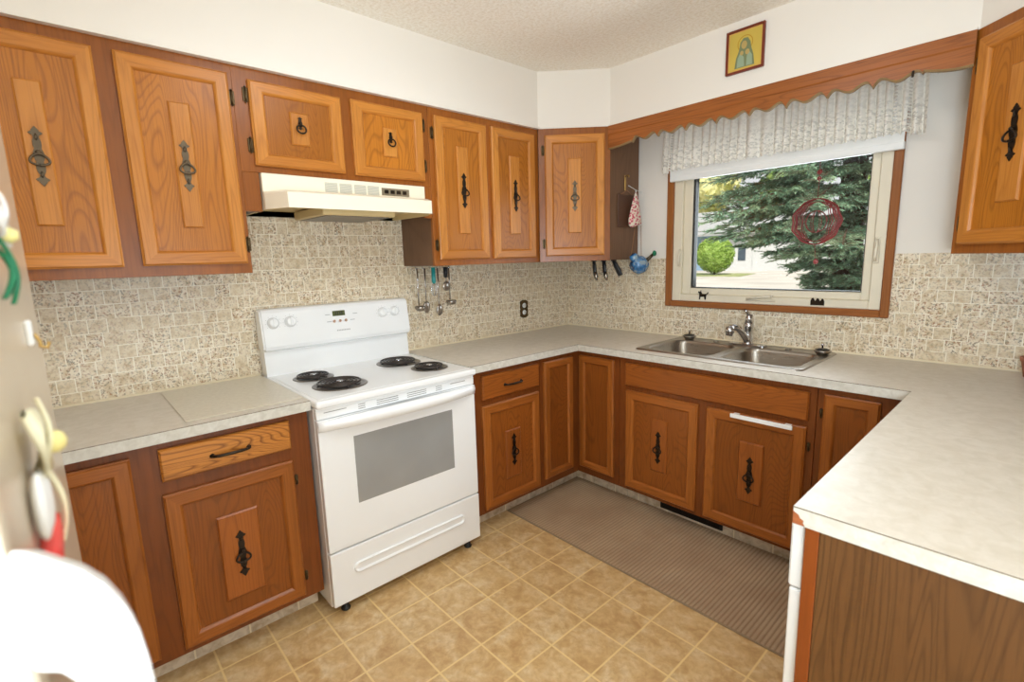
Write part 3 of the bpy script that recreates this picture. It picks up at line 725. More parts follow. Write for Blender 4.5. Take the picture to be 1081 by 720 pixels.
# I sink base, J narrow unit: facing -y
def base_y(label, x0, x1):
    t = thing('base_cupboard', label, 'cupboard', (x0, -FX + .02, 0)); w = x1 - x0
    b = MB(); carcass(b, w, FX - .02 - .01, ZB, ZT, top=False); b.build('carcass', 'oak_end', t)
    b = MB(); b.box(0, w, -.02, 0, ZB, ZT, 0, .001); b.build('face_frame', 'low_f', t)
    b = MB(); b.box(0, w, .07, .085, 0, ZB - .0005); b.build('toe_kick', 'kick', t)
    return t
t = base_y('wide two-door oak base cupboard under the sink', .906, 1.888)
drawer(t, .952 - .906, .718, .910, .125, 'low_dd', False)
door(t, .955 - .906, .124, .422, .566, 'low', rp=(.098, .29, .150), pull_mat='iron', hz=.286, hinge=None)
dS = door(t, 1.421 - .906, .120, .438, .570, 'low', rp=(.112, .292, .150), pull_mat='iron', hz=.286, hinge='r')
t2 = thing('over_door_towel_bar', 'pale plastic towel bar hooked over the right door below the sink', 'towel bar', (1.685, -.62, .69))
b = MB(); b.box(-.132, .132, -.034, -.026, -.014, .006, 0, .003, 2); b.build('bar', 'white2', t2)
for sx in (-1, 1):
    b = MB(); b.box(sx * .11 - .012, sx * .11 + .012, -.026, -.0215, -.012, .004, 0, .001); b.box(sx * .11 - .012, sx * .11 + .012, -.026, -.0015, .0015, .004, 0)
    b.build('hook', 'white2', t2)
t = base_y('narrow one-door oak base cupboard right of the sink, half hidden by the counter', 1.890, 2.215)
door(t, 1.916 - 1.890, .124, .190, .722, 'low', pull=None, hinge='l', st=.045, rl=.045)
# right leg
t = thing('end_panel', 'brown veneered end panel with orange-brown edge strip under the counter at the lower right', 'panel', (2.216, -1.79, 0))
b = MB(); b.box(.026, XW - 2.218, -.012, 0, 0, ZT, 0, .001); b.build('veneer_panel', 'pen', t)
b = MB(); b.box(.0, .0255, -.0135, .0, 0, ZT, 0, .001); b.build('edge_stile', 'edge', t)
t = thing('dishwasher', 'white dishwasher seen edge-on under the end of the right-hand counter', 'dishwasher', (2.214, -1.786, 0), -PI / 2)
b = MB(); b.box(-.594, -.002, -.026, -.0005, .12, .716, 0, .003); b.build('door', 'white2', t)
b = MB(); b.box(-.594, -.002, -.029, -.0005, .719, .868, 0, .004); b.build('control_panel', 'white2', t)
b = MB(); b.box(-.594, -.002, .0, .56, .10, .868); b.build('body', 'white2', t)
b = MB(); b.box(-.594, -.002, .03, .05, .0, .099); b.build('kick_plate', 'white2', t)
t = thing('base_cupboard', 'oak base cupboard hidden below the counter between dishwasher and sink run', 'cupboard', (2.236, -1.188, 0), -PI / 2)
b = MB(); b.box(-.57, -.002, .0, .56, ZB, ZT); b.build('carcass', 'oak_end', t)
b = MB(); b.box(-.57, -.002, -.02, -.0003, ZB, ZT, 0, .001); b.build('face_frame', 'low_f', t)
door(t, -.42, .124, .38, .722, 'low', pull=None)

# ------------------------------------------------------------------ counter
def slab(cells, z0, z1, mats, name, parent=None):
    bm = bmesh.new(); xs = sorted(set(v for c in cells for v in c[:2])); ys = sorted(set(v for c in cells for v in c[2:]))
    V = {}
    def vert(x, y):
        if (x, y) not in V: V[(x, y)] = bm.verts.new((x, y, z1))
        return V[(x, y)]
    for i in range(len(xs) - 1):
        for j in range(len(ys) - 1):
            cx, cy = (xs[i] + xs[i + 1]) / 2, (ys[j] + ys[j + 1]) / 2
            if any(c[0] < cx < c[1] and c[2] < cy < c[3] for c in cells):
                bm.faces.new((vert(xs[i], ys[j]), vert(xs[i + 1], ys[j]), vert(xs[i + 1], ys[j + 1]), vert(xs[i], ys[j + 1])))
    fs = bm.faces[:]
    r = bmesh.ops.extrude_face_region(bm, geom=fs)
    for v in [g for g in r['geom'] if isinstance(g, bmesh.types.BMVert)]: v.co.z = z0
    bmesh.ops.recalc_face_normals(bm, faces=bm.faces)
    for f in bm.faces: f.material_index = 1 if abs(f.normal.z) < .5 else 0
    bmesh.ops.dissolve_limit(bm, angle_limit=.01, verts=bm.verts, edges=bm.edges, delimit={'MATERIAL'})
    b = MB(); b.bm.free(); b.bm = bm
    return b
CF = .636; ZK = .8755
t = thing('countertop', 'long cream laminate countertop wrapping from the stove past the sink to the right', 'countertop')
main = [(.0145, CF, -1.443, -CF), (.0145, CF, -CF, -.0145), (CF, 1.0, -CF, -.0145), (1.0, 1.79, -CF, -.535), (1.0, 1.79, -.065, -.0145), (1.79, XW - .002, -CF, -.0145), (2.194, XW - .002, -1.809, -CF)]
slab(main, ZK, .914, None, '').build('worktop', ['counter', 'counter_edge'], t)
b = MB()
e = .0006
for (x0, x1, y0, y1) in ((CF, CF + e, -1.443, -CF), (CF, 2.194, -CF - e, -CF), (2.194 - e, 2.194, -1.809, -CF), (2.194, XW - .002, -1.809 - e, -1.809)):
    b.box(x0, x1, y0, y1, .9115, .9135)
b.build('edge_seam', 'line', t)
b = MB(); b.prism([(2.193, .877), (2.217, .877), (2.213, .882), (2.214, .888), (2.207, .892), (2.204, .898), (2.193, .904)], -1.8100, -1.8094, 'xz'); b.box(2.1932, 2.1939, -1.810, -1.79, .877, .902); b.build('chipped_corner', 'raw', t, label='chipped corner showing bare orange-brown wood')
t = thing('countertop', 'short cream laminate countertop left of the stove', 'countertop')
slab([(.0145, CF, -3.12, -2.2095)], ZK, .914, None, '').build('worktop', ['counter', 'counter_edge'], t)
b = MB(); b.box(CF, CF + e, -3.12, -2.2095, .9115, .9135); b.build('edge_seam', 'line', t)
b = MB(); b.box(.03, .585, -2.605, -2.213, .9142, .9175, 0, .001); o = b.build('cutting_board', 'board'); o['label'] = 'thin cream laminate board lying on the counter left of the stove'; o['category'] = 'cutting board'

# ------------------------------------------------------------------ sink
def rrect(x0, x1, y0, y1, r, z, n=6):
    out = []
    for cx, cy, a0 in ((x1 - r, y1 - r, 0), (x0 + r, y1 - r, PI / 2), (x0 + r, y0 + r, PI), (x1 - r, y0 + r, 1.5 * PI)):
        for k in range(n + 1): a = a0 + PI / 2 * k / n; out.append((cx + r * math.cos(a), cy + r * math.sin(a), z))
    return out
t = thing('kitchen_sink', 'double-bowl stainless steel sink set into the counter below the window', 'sink', (0, 0, 0))
def sink():
    b = MB(); bm = b.bm
    def ring(pts): return [bm.verts.new(p) for p in pts]
    def bridge(A, B, sm=True):
        n = len(A)
        for k in range(n): f = bm.faces.new((A[k], A[(k + 1) % n], B[(k + 1) % n], B[k])); f.smooth = sm
    O0 = ring(rrect(.968, 1.812, -.560, -.045, .03, .9145)); O1 = ring(rrect(.970, 1.810, -.558, -.047, .03, .919)); O2 = ring(rrect(.976, 1.804, -.552, -.053, .03, .9215)); O3 = ring(rrect(.984, 1.796, -.544, -.061, .028, .919))
    bridge(O0, O1); bridge(O1, O2); bridge(O2, O3)
    inner = []
    for (x0, x1) in ((1.005, 1.372), (1.412, 1.775)):
        y0, y1 = -.520, -.145
        R0 = ring(rrect(x0, x1, y0, y1, .065, .919)); inner.append(R0); prev = R0
        for (ins, z, r) in ((.006, .914, .06), (.010, .90, .06), (.020, .79, .06), (.030, .765, .06), (.055, .752, .05), (.13, .748, .04)):
            R1 = ring(rrect(x0 + ins, x1 - ins, y0 + ins, y1 - ins, r, z)); bridge(prev, R1); prev = R1
        bm.faces.new(prev)
    es = []
    for R_ in [O3] + inner:
        for k in range(len(R_)): es.append(bm.edges.get((R_[k], R_[(k + 1) % len(R_)])))
    bmesh.ops.triangle_fill(bm, use_beauty=True, use_dissolve=False, edges=es)
    return b
sink().build('sink_bowls', 'steel', t)
for cx in (1.19, 1.594):
    b = MB(); b.lathe([(.0, 0), (.03, 0), (.042, .002), (.044, .004), (.04, .004), (.034, .001), (0, .001)], (cx, -.33, .749), seg=24); b.build('drain', 'chrome', t)
for cx, cy, lab in ((1.052, -.105, 'steel basket strainer with black rim on the left end of the sink ledge'), (1.765, -.135, 'steel basket strainer with black rim on the right end of the sink ledge')):
    s_ = thing('sink_strainer', lab, 'strainer', (cx, cy, .9215))
    b = MB(); b.lathe([(.026, 0), (.030, .004), (.031, .010), (.038, .012), (.040, .016), (.038, .019), (.02, .024), (.0, .026)], (0, 0, 0)); b.build('basket', 'steel', s_)
    b = MB(); b.lathe([(.022, .0245), (.030, .022), (.032, .0195), (.0, .0195)], (0, 0, .001)); b.build('rubber_seal', 'black', s_)
    b = MB(); b.lathe([(.004, .022), (.004, .040), (.0075, .044), (.0075, .050), (.003, .052), (0, .052)], (0, 0, 0), seg=12); b.build('knob', 'chrome', s_)
# faucet
t = thing('kitchen_faucet', 'chrome single-lever faucet with pull-out spray head behind the sink', 'faucet', (1.392, -.098, .9205))
b = MB(); b.prism([(p[0] - 1.392, p[1] + .098) for p in rrect(1.29, 1.494, -.125, -.071, .026, 0)], 0, .006, 'xy')
b.lathe([(.029, .006), (.028, .012), (.023, .02), (.021, .05), (.020, .075), (.022, .09), (.024, .10), (.024, .118), (.020, .126), (.0, .13)], (0, 0, 0)); b.build('body', 'chrome', t)
b = MB(); pts = [(0, -.006, .022), (-.003, -.026, .042), (-.012, -.050, .072), (-.026, -.074, .098), (-.040, -.094, .104), (-.048, -.106, .098)]
b.tube(pts, [.019, .018, .0165, .016, .017, .018], 16); b.build('spout', 'chrome', t)
b = MB(); b.ball((-.052, -.112, .088), .024, sub=3, scale=(1, 1, 1.05)); b.tube([(-.052, -.112, .088), (-.054, -.116, .060)], [.021, .017], 16); b.build('spray_head', 'chrome', t)
b = MB(); b.tube([(0, 0, .125), (.0, .002, .150), (.004, .004, .170)], [.021, .018, .013], 14); b.tube([(.002, .0, .158), (-.008, -.018, .186), (-.012, -.03, .194)], [.010, .008, .006], 10); b.build('lever_handle', 'chrome', t)
b = MB(); b.lathe([(.016, 0), (.017, .004), (.012, .007), (0, .008)], (1.60, -.10, .9195), seg=16); b.build('hole_cover', 'steel', bpy.data.objects['kitchen_sink'])
b = MB(); b.lathe([(.016, 0), (.017, .004), (.012, .007), (0, .008)], (1.215, -.10, .9195), seg=16); b.build('hole_cover', 'steel', bpy.data.objects['kitchen_sink'])

# ------------------------------------------------------------------ stove
SY0, SY1 = -2.2075, -1.4465
t = thing('electric_stove', 'white electric coil stove with oven between the two cream counters', 'stove', (0, (SY0 + SY1) / 2, 0))
hw = (SY1 - SY0) / 2
b = MB(); b.box(.03, .645, -hw + .002, hw - .002, .035, .882, 0, .003); b.build('body', 'white', t)
b = MB(); b.box(.03, .690, -hw, hw, .884, .914, 0, .010, 3); b.box(.12, .66, -hw + .02, hw - .02, .9135, .9155, 0, .001); b.build('cooktop', 'white', t)
# back guard: lower riser and forward-tilted control head
b = MB(); b.prism([(.016, .905), (.105, .914), (.098, 1.035), (.016, 1.035)], -hw + .004, hw - .004, 'xz') if False else None
def yprism(b, out, y0, y1, mi=0):
    A = [b.bm.verts.new((x, y0, z)) for x, z in out]; B = [b.bm.verts.new((x, y1, z)) for x, z in out]; n = len(out)
    b.bm.faces.new(A).material_index = mi; b.bm.faces.new(B[::-1]).material_index = mi
    for i in range(n): f = b.bm.faces.new((A[i], B[i], B[(i + 1) % n], A[(i + 1) % n])); f.material_index = mi
    return b
b = MB(); yprism(b, [(.016, .914), (.088, .914), (.086, .93), (.078, 1.035), (.016, 1.035)], -hw + .006, hw - .006); b.build('riser', 'white', t)
b = MB(); yprism(b, [(.016, 1.035), (.082, 1.030), (.108, 1.040), (.112, 1.056), (.092, 1.210), (.084, 1.222), (.07, 1.226), (.016, 1.226)], -hw, hw)
bmesh.ops.bevel(b.bm, geom=[e_ for e_ in b.bm.edges if abs(abs(e_.verts[0].co.y) - hw) < 1e-4 and abs(abs(e_.verts[1].co.y) - hw) < 1e-4 and e_.verts[0].co.y * e_.verts[1].co.y > 0], offset=.008, segments=3, affect='EDGES')
guard = b.build('control_panel', 'white', t)
# the head's front plane runs (x .112, z 1.056) -> (.092, 1.210)
def onhead(z, off=0): return .112 - .020 * (z - 1.056) / .154 + off
tilt = math.atan2(.020, .154)
for yy in (-2.155, -2.078, -1.605, -1.535):
    z = 1.163
    b = MB(); b.lathe([(.026, 0), (.026, .004), (.021, .008), (.020, .016), (.017, .019), (0, .019)], (0, 0, 0), 'x', 24); b.box(.018, .024, -.0045, .0045, -.020, .020, 0, .002)
    b.build('burner_knob', 'white', guard, (onhead(z) , yy - (SY0 + SY1) / 2, z), (0, -tilt, 0))
    b = MB()
    for k in range(9):
        a = PI * (-.2 + 1.4 * k / 8); b.box(.0, .0005, .033 * math.cos(a) - .0012, .033 * math.cos(a) + .0012, .033 * math.sin(a) - .0012, .033 * math.sin(a) + .0012)
    b.build('dial_marks', 'grey', guard, (onhead(z, .0006), yy - (SY0 + SY1) / 2, z), (0, -tilt, 0))
b = MB(); b.box(0, .001, -.032, .032, -.013, .013, 0, .0005)
for k, yy in enumerate((-.016, -.006, .006, .016)): b.box(.001, .0014, yy - .003, yy + .003, -.008, .008, 1)
b.build('clock_display', ['lcd', 'lcdtext'], guard, (onhead(1.180, .0005), -1.842 + 1.827, 1.180), (0, -tilt, 0))
b = MB()
for q in (-.03, 0, .03): b.lathe([(.0075, 0), (.0075, .0008), (0, .0008)], (0, q, 0), 'x', 14); b.lathe([(.0075, 0), (.0075, .0008), (0, .0008)], (0, q, 0.0), 'x', 14)
b.build('clock_button', 'orange', guard, (onhead(1.142, .0005), -.012, 1.142), (0, -tilt, 0))
for q, zz in ((-.07, .035), (-.066, 0), (.055, 0), (.072, .03)):
    b = MB(); b.box(0, .0006, q - .012, q + .012, zz - .0015, zz + .0015); b.build('printed_mark', 'grey', guard, (onhead(1.142, .0005), -.002, 1.142), (0, -tilt, 0))
b = MB()
for k in range(9): b.box(0, .0006, -.032 + k * .0078, -.032 + k * .0078 + .005, -.050, -.044)
b.build('printed_maker_line', 'grey', guard, (onhead(1.142, .0005), -.002, 1.142), (0, -tilt, 0))
# burners
def burner(cx, cy, r, turns):
    b = MB(); b.lathe([(0, -.004), (r * .80, -.004), (r * .93, .002), (r + .006, .003), (r + .010, .0015), (r + .011, 0), (r + .008, 0)], (0, 0, 0), seg=40)
    pan = b.build('drip_pan', 'pan', t, (cx, cy - (SY0 + SY1) / 2, .9162))
    b = MB(); pts = []
    N = turns * 30
    for k in range(N + 1):
        a = 2 * PI * k / 30; rr = .018 + (r * .93 - .018) * k / N; pts.append((rr * math.cos(a), rr * math.sin(a), .012))
    b.tube(pts, .0042, 8); b.tube([(r * .93, 0, .012), (r * .98, -.01, .008), (r * 1.0, -.012, -.002)], .004, 8)
    for a in (0, 2 * PI / 3, 4 * PI / 3): b.tube([(.012 * math.cos(a + .5), .012 * math.sin(a + .5), .006), (r * .95 * math.cos(a + .5), r * .95 * math.sin(a + .5), .006)], .0025, 6)
    b.build('coil_element', 'coil', pan)
    b = MB(); b.lathe([(.014, .012), (.014, .0165), (.0, .0168)], (0, 0, 0), seg=18); b.build('coil_centre', 'chrome', pan)
burner(.265, -2.055, .078, 4); burner(.485, -2.025, .103, 5); burner(.275, -1.625, .100, 5); burner(.500, -1.585, .078, 4)
# front
b = MB(); b.box(.645, .668, -hw + .003, hw - .003, .872, .883, 0, .002); b.box(.645, .669, -hw + .003, hw - .003, .838, .8725, 0, .002); 
front = b.build('vent_strip', 'white', t)
for (q0, q1, rows) in ((-2.175 + 1.827, -2.085 + 1.827, 1), (-2.035 + 1.827, -2.005 + 1.827, 3), (-1.955 + 1.827, -1.855 + 1.827, 3), (-1.812 + 1.827, -1.715 + 1.827, 3), (-1.665 + 1.827, -1.632 + 1.827, 3), (-1.585 + 1.827, -1.50 + 1.827, 1)):
    b = MB()
    for k in range(rows): b.box(.6685, .6695, q0, q1, .847 + k * .0085, .8495 + k * .0085) if rows > 1 else b.box(.6685, .6695, q0, q1, .862, .8645)
    b.build('vent_slot', 'slot', front)
b = MB(); b.box(.646, .672, -hw + .003, hw - .003, .283, .8355, 0, .004, 2)
od = b.build('oven_door', 'white', t)
b = MB(); b.box(.6722, .6735, -.240, .242, .456, .742, 0, .0005); b.build('oven_window', 'oven_glass', od)
b = MB()
for z in (.52, .60, .68):
    b.box(.6735, .6736, -.19, .19, z, z + .0015)
def handle():
    b = MB(); n = 32; rings = []
    for i in range(n + 1):
        u = -1 + 2 * i / n; y = u * (hw - .004); bow = .052 * (1 - abs(u) ** 2.6) + .006; dz = -.006 + .0 * u; low = .030 + .008 * (1 - u * u)
        zt = .834 + .006 * (1 - u * u)
        prof = [(.0, zt - .004), (bow * .7, zt), (bow, zt - .008), (bow + .004, zt - .018), (bow - .002, zt - low - .006), (bow * .6, zt - low - .012), (.0, zt - low - .014)]
        rings.append([b.bm.verts.new((.672 + p, y, z)) for p, z in prof])
    for A, B in zip(rings, rings[1:]):
        for k in range(len(A) - 1): f = b.bm.faces.new((A[k], A[k + 1], B[k + 1], B[k])); f.smooth = True
        b.bm.faces.new((A[-1], A[0], B[0], B[-1]))
    b.bm.faces.new(rings[0]); b.bm.faces.new(rings[-1][::-1]); return b
handle().build('oven_handle', 'white', od)
b = MB(); b.box(.646, .674, -hw + .003, hw - .003, .045, .277, 0, .004, 2)
dr = b.build('storage_drawer', 'white', t)
def scoop():
    b = MB(); L_ = .285
    # recessed pull: raised lip around a sloping hollow
    def ring(w_, h_, x): 
        return [(x, p, q) for p, q in [(a[0], a[1]) for a in rrect(-w_, w_, -h_, h_, h_ * .98, 0, 5)]]
    b.loops([ring(L_, .024, .674), ring(L_ - .002, .022, .682), ring(L_ - .006, .018, .683), ring(L_ - .010, .014, .676), ring(L_ - .012, .012, .6745)], smooth=True)
    return b
scoop().build('recessed_pull', 'white', dr, (0, 0, .182))
for sx, sy in ((.60, -1), (.60, 1), (.08, -1), (.08, 1)):
    b = MB(); b.lathe([(.018, 0), (.020, .006), (.014, .012), (.012, .036), (0, .036)], (sx + .04 if sx > .3 else sx, sy * (hw - .06), 0), seg=14); b.build('foot', 'black', t)

# ------------------------------------------------------------------ refrigerator at the left, close to the camera
t = thing('refrigerator', 'beige refrigerator cropped by the left edge with magnets on its door', 'refrigerator', (1.83, -2.89, 0))
b = MB(); b.box(-.375, .375, -.70, -.066, .03, 1.70, 0, .006, 2); b.build('cabinet', 'fridge', t)
b = MB(); b.box(-.38, .38, -.062, 0, .62, 1.70, 0, .012, 3); fd = b.build('door', 'fridge', t)
b = MB(); b.box(-.38, .38, -.062, 0, .08, .608, 0, .012, 3); b.build('freezer_drawer', 'fridge', t)
b = MB(); b.box(-.36, .36, -.60, -.03, .0, .075, 0, .002); b.build('base_grille', 'gasket', t)
hp = [(.0, 1.300), (.005, 1.297), (.014, 1.288), (.022, 1.280), (.030, 1.268), (.036, 1.253), (.040, 1.237), (.042, 1.218), (.043, 1.195), (.043, 1.0), (.040, .92), (.028, .87), (.0, .85), (.0, .90), (.010, .905), (.016, .93), (.019, 1.0), (.019, 1.195), (.016, 1.219), (.009, 1.232), (.0, 1.238)]
b = MB(); A_ = [b.bm.verts.new((-.035, y, z - .028)) for y, z in hp]; B_ = [b.bm.verts.new((.042, y, z + .006)) for y, z in hp]; n_ = len(hp)
b.bm.faces.new(A_); b.bm.faces.new(B_[::-1])
for i in range(n_): b.bm.faces.new((A_[i], B_[i], B_[(i + 1) % n_], A_[(i + 1) % n_]))
hd = b.build('door_handle', 'white2', fd, (2.165 - 1.83, 0, 0)); hd['label'] = 'white arched door handle'
bv = hd.modifiers.new('bevel', 'BEVEL'); bv.width = .006; bv.segments = 3
# lily magnet
t = thing('lily_magnet', 'pale yellow lily flower magnet on the beige refrigerator door above its white handle', 'magnet', (2.03, -2.8895, 1.285))
def petal(b, base_, tip, wid, n=8, mi=0):
    base_, tip = Vector(base_), Vector(tip); d = tip - base_; side = d.cross(Vector((0, 1, 0))).normalized(); nrm = Vector((0, 1, 0))
    L_, R_, Lb, Rb = [], [], [], []
    for i in range(n + 1):
        u = i / n; c = base_ + d * u + nrm * (.006 * math.sin(PI * u)); w_ = wid * math.sin(PI * min(1, u * .93 + .05)) ** .7
        L_.append(b.bm.verts.new(c + side * w_)); R_.append(b.bm.verts.new(c - side * w_)); Lb.append(b.bm.verts.new(c + side * w_ * .8 - nrm * .003)); Rb.append(b.bm.verts.new(c - side * w_ * .8 - nrm * .003))
    for i in range(n):
        for q in ((L_[i], L_[i + 1], R_[i + 1], R_[i]), (Lb[i], Rb[i], Rb[i + 1], Lb[i + 1]), (L_[i], Lb[i], Lb[i + 1], L_[i + 1]), (R_[i], R_[i + 1], Rb[i + 1], Rb[i])):
            f = b.bm.faces.new(q); f.smooth = True; f.material_index = mi
b = MB(); petal(b, (0, .007, .0), (-.014, .010, .052), .018); petal(b, (0, .005, .0), (.050, .006, .055), .019); petal(b, (0, .004, 0), (-.045, .006, .02), .015); petal(b, (-.012, .008, 0), (-.010, .010, -.060), .007); b.build('petals', 'petal', t)
b = MB(); b.ball((-.012, .014, .018), .0085, sub=2, scale=(1.2, .9, 1)); b.build('flower_centre', 'yellow', t)
b = MB(); b.ball((.02, .005, -.014), .019, sub=3, scale=(.8, .25, 1.2)); b.ball((.055, .005, -.006), .019, sub=3, scale=(.8, .25, 1.2)); b.build('white_cup', 'white2', t)
b = MB(); b.box(-.012, .06, .0, .010, -.056, -.034, 0, .003); b.build('red_base', 'bright_red', t)
t = thing('flower_magnet', 'small white and green flower magnet higher up on the refrigerator door', 'magnet', (1.99, -2.8895, 1.455))
b = MB(); petal(b, (0, .005, 0), (-.004, .007, .035), .010); petal(b, (0, .004, .0), (.03, .004, .02), .009); petal(b, (0, .004, 0), (-.03, .004, .0), .009); b.build('petals', 'white2', t)
b = MB(); petal(b, (0, .0045, 0), (.004, .007, -.05), .007); petal(b, (0, .004, -.01), (.02, .004, -.045), .006); b.build('leaves', 'green', t)
b = MB(); b.ball((0, .010, .0), .006, sub=1); b.build('flower_centre', 'yellow', t)
t = thing('brass_key_hook', 'small brass hook magnet between the two flower magnets on the refrigerator', 'hook', (1.80, -2.89, 1.365))
b = MB(); b.box(-.012, .012, 0, .006, -.012, .014, 0, .002); b.build('backing', 'white2', t)
b = MB(); b.tube([(0, .006, .0), (0, .010, -.008), (0, .010, -.014), (0, .015, -.016), (0, .017, -.010)], .0018, 8); b.build('hook', 'brass', t)

# ------------------------------------------------------------------ rug, register
t = thing('runner_rug', 'brown ribbed runner rug on the floor in front of the sink cupboards', 'rug', (0, 0, 0))
b = MB(); x0, x1, y0, y1 = .525, 2.16, -1.128, -.517
n = 94; prof = []
P_ = .0175
k0 = int(x0 / P_) + 1
xx = x0; pr = [(x0, .004)]
while k0 * P_ < x1:
    c = k0 * P_; pr += [(c, .0055), (c + P_ * .25, .0072), (c + P_ * .7, .0072)]; k0 += 1
pr = [p for p in pr if p[0] <= x1] + [(x1, .004)]
A_ = [b.bm.verts.new((x, y0, z)) for x, z in pr]; B_ = [b.bm.verts.new((x, y1, z)) for x, z in pr]
for i in range(len(pr) - 1): b.bm.faces.new((A_[i], A_[i + 1], B_[i + 1], B_[i]))
b.box(x0, x1, y0, y1, .0005, .003)
b.build('pile', 'rug', t)
b = MB(); b.box(x0 - .004, x1, y0 - .006, y0 + .002, .0005, .0075, 0, .002); b.box(x0 - .006, x0, y0 - .006, y1, .0005, .0075, 0, .002); b.build('bound_edge', 'rug_edge', t)
t = thing('floor_register', 'dark brown heating register set in the toe kick below the sink', 'vent', (1.305, -.5105, .05))
b = MB(); b.box(-.178, .178, -.007, 0, -.032, .036, 0, .002); b.build('grille_frame', 'register', t)
b = MB()
for k in range(7): b.box(-.165, .165, -.010, -.007, -.024 + k * .0082, -.020 + k * .0082)
b.build('louvres', 'iron', t)

# ------------------------------------------------------------------ outlet
t = thing('outlet', 'brown ornate outlet plate on the mosaic wall between the stove and the corner', 'outlet', (.0065, -.476, 1.075))
b = MB(); o_ = []
for q, w_ in ((-1, .35), (-.92, .7), (-.8, 1), (-.5, .9), (-.2, 1), (0, .86), (.2, 1), (.5, .9), (.8, 1), (.92, .7), (1, .35)): o_.append((.038 * w_, q * .062))
out = o_ + [(-a, z) for a, z in o_[::-1]]
b.prism(out, 0, .005, 'yz'); b.build('cover_plate', 'bronze', t)
for zz in (.024, -.024):
    b = MB(); b.lathe([(.017, 0), (.017, .007), (0, .007)], (0, 0, zz), 'x', 20); b.box(.007, .0074, -.007, -.005, zz - .004, zz + .006, 1); b.box(.007, .0074, .005, .007, zz - .004, zz + .006, 1); b.build('receptacle', ['white2', 'black'], t)

# ------------------------------------------------------------------ utensils hanging under the cupboard right of the hood
RK = .105
t = thing('utensil_rack', 'thin metal hook rail under the wall cupboard right of the hood', 'rack', (RK, -1.28, 1.3985))
b = MB(); b.box(-.008, .008, -.135, .135, -.004, 0); 
for k in range(6): 
    yy = -.11 + k * .045; b.tube([(0, yy, -.003), (0, yy, -.012), (.007, yy, -.016), (.010, yy, -.010)], .0016, 6)
b.build('hook_rail', 'chrome', t)
def utensil(y, kind, zl, label, cat, hx=0):
    # hangs from its hook at z 1.386
    t = thing(kind[0], label, cat, (RK + .007 + hx, y, 1.384)); L_ = 1.384 - zl
    if kind[1] == 'ladle':
        b = MB(); b.tube([(0, 0, 0), (0, 0, -L_ + .03)], [.0045, .0035], 8); b.ball((0, 0, 0), .006, sub=1, scale=(.5, 1, 1)); b.build('handle', 'chrome', t)
        b = MB(); b.lathe([(.005, -.012), (.020, -.010), (.028, .0), (.031, .014), (.029, .014), (.026, .001), (.018, -.006), (.004, -.008)], (.012, 0, -L_ + .012), 'z', 20); b.build('bowl', 'steel', t)
    if kind[1] == 'spoon':
        b = MB(); b.tube([(0, 0, 0), (0, 0, -L_ + .06)], [.005, .003], 8); b.build('handle', 'chrome', t)
        b = MB(); b.ball((.002, 0, -L_ + .032), .034, sub=2, scale=(.22, .68, 1)); b.build('bowl', 'steel', t)
    if kind[1] == 'whisk':
        b = MB(); b.tube([(0, 0, .004), (0, 0, -.075), (0, 0, -.085)], [.011, .012, .008], 10); b.build('handle', 'teal', t)
        b = MB()
        for a in (0, PI / 3, 2 * PI / 3):
            b.tube([(.016 * math.cos(a) * math.sin(PI * q / 10), .016 * math.sin(a) * math.sin(PI * q / 10), -.083 - .055 * (1 - math.cos(PI * q / 10)) / 2 * 1.3) for q in range(11)], .0014, 5)
            b.tube([(-.016 * math.cos(a) * math.sin(PI * q / 10), -.016 * math.sin(a) * math.sin(PI * q / 10), -.083 - .055 * (1 - math.cos(PI * q / 10)) / 2 * 1.3) for q in range(11)], .0014, 5)
        b.build('wires', 'chrome', t)
    if kind[1] == 'masher':
        b = MB(); b.tube([(0, 0, .004), (0, 0, -.055)], [.013, .012], 10); b.build('handle', 'blackp', t)
        b = MB(); b.tube([(0, 0, -.053), (0, 0, -.08)], .003, 6); b.lathe([(.025, 0), (.027, .003), (.025, .006), (0, .006)], (.0, 0, -.105), 'x', 20); b.build('disc', 'steel', t)
utensil(-1.385, ('ladle', 'ladle'), 1.150, 'steel ladle hanging leftmost under the wall cupboard', 'ladle')
utensil(-1.336, ('serving_spoon', 'spoon'), 1.135, 'steel serving spoon hanging beside the leftmost ladle', 'spoon')
utensil(-1.298, ('whisk', 'whisk'), 1.24, 'small whisk with a teal handle hanging under the wall cupboard', 'whisk', .03)
utensil(-1.250, ('serving_spoon', 'spoon'), 1.112, 'steel serving spoon hanging lowest, between the teal and black handles', 'spoon')
utensil(-1.215, ('strainer_ladle', 'masher'), 1.25, 'round steel skimmer with a black handle hanging under the wall cupboard', 'skimmer', .03)
utensil(-1.172, ('ladle', 'ladle'), 1.168, 'steel ladle hanging rightmost under the wall cupboard', 'ladle')

# ------------------------------------------------------------------ things hanging by the corner cupboard's side
SX = DU + .0005
t = thing('wall_hook', 'cream hook fixed to the dark side of the corner cupboard', 'hook', (SX, -.168, 1.87))
b = MB(); b.box(0, .004, -.009, .009, -.046, .046, 0, .002); b.tube([(.004, 0, .036), (.016, 0, .044), (.028, -.002, .040), (.030, -.003, .030)], .004, 8); b.build('hook', 'brass', t)
t = thing('hanging_board', 'dark brown square board hanging on the side of the corner cupboard behind the pink pouch', 'board', (SX, -.165, 1.70))
b = MB(); b.box(.001, .008, -.085, .085, -.10, .10, 0, .003); b.build('board', 'leather', t)
b = MB(); b.tube([(.010, -.06, .098), (.014, 0.0, .124), (.010, .06, .098)], .0014, 6); b.build('loop', 'string', t)
t = thing('pink_pouch', 'pink and white patterned fabric pouch hanging beside the window', 'pouch', (SX + .034, -.100, 1.70))
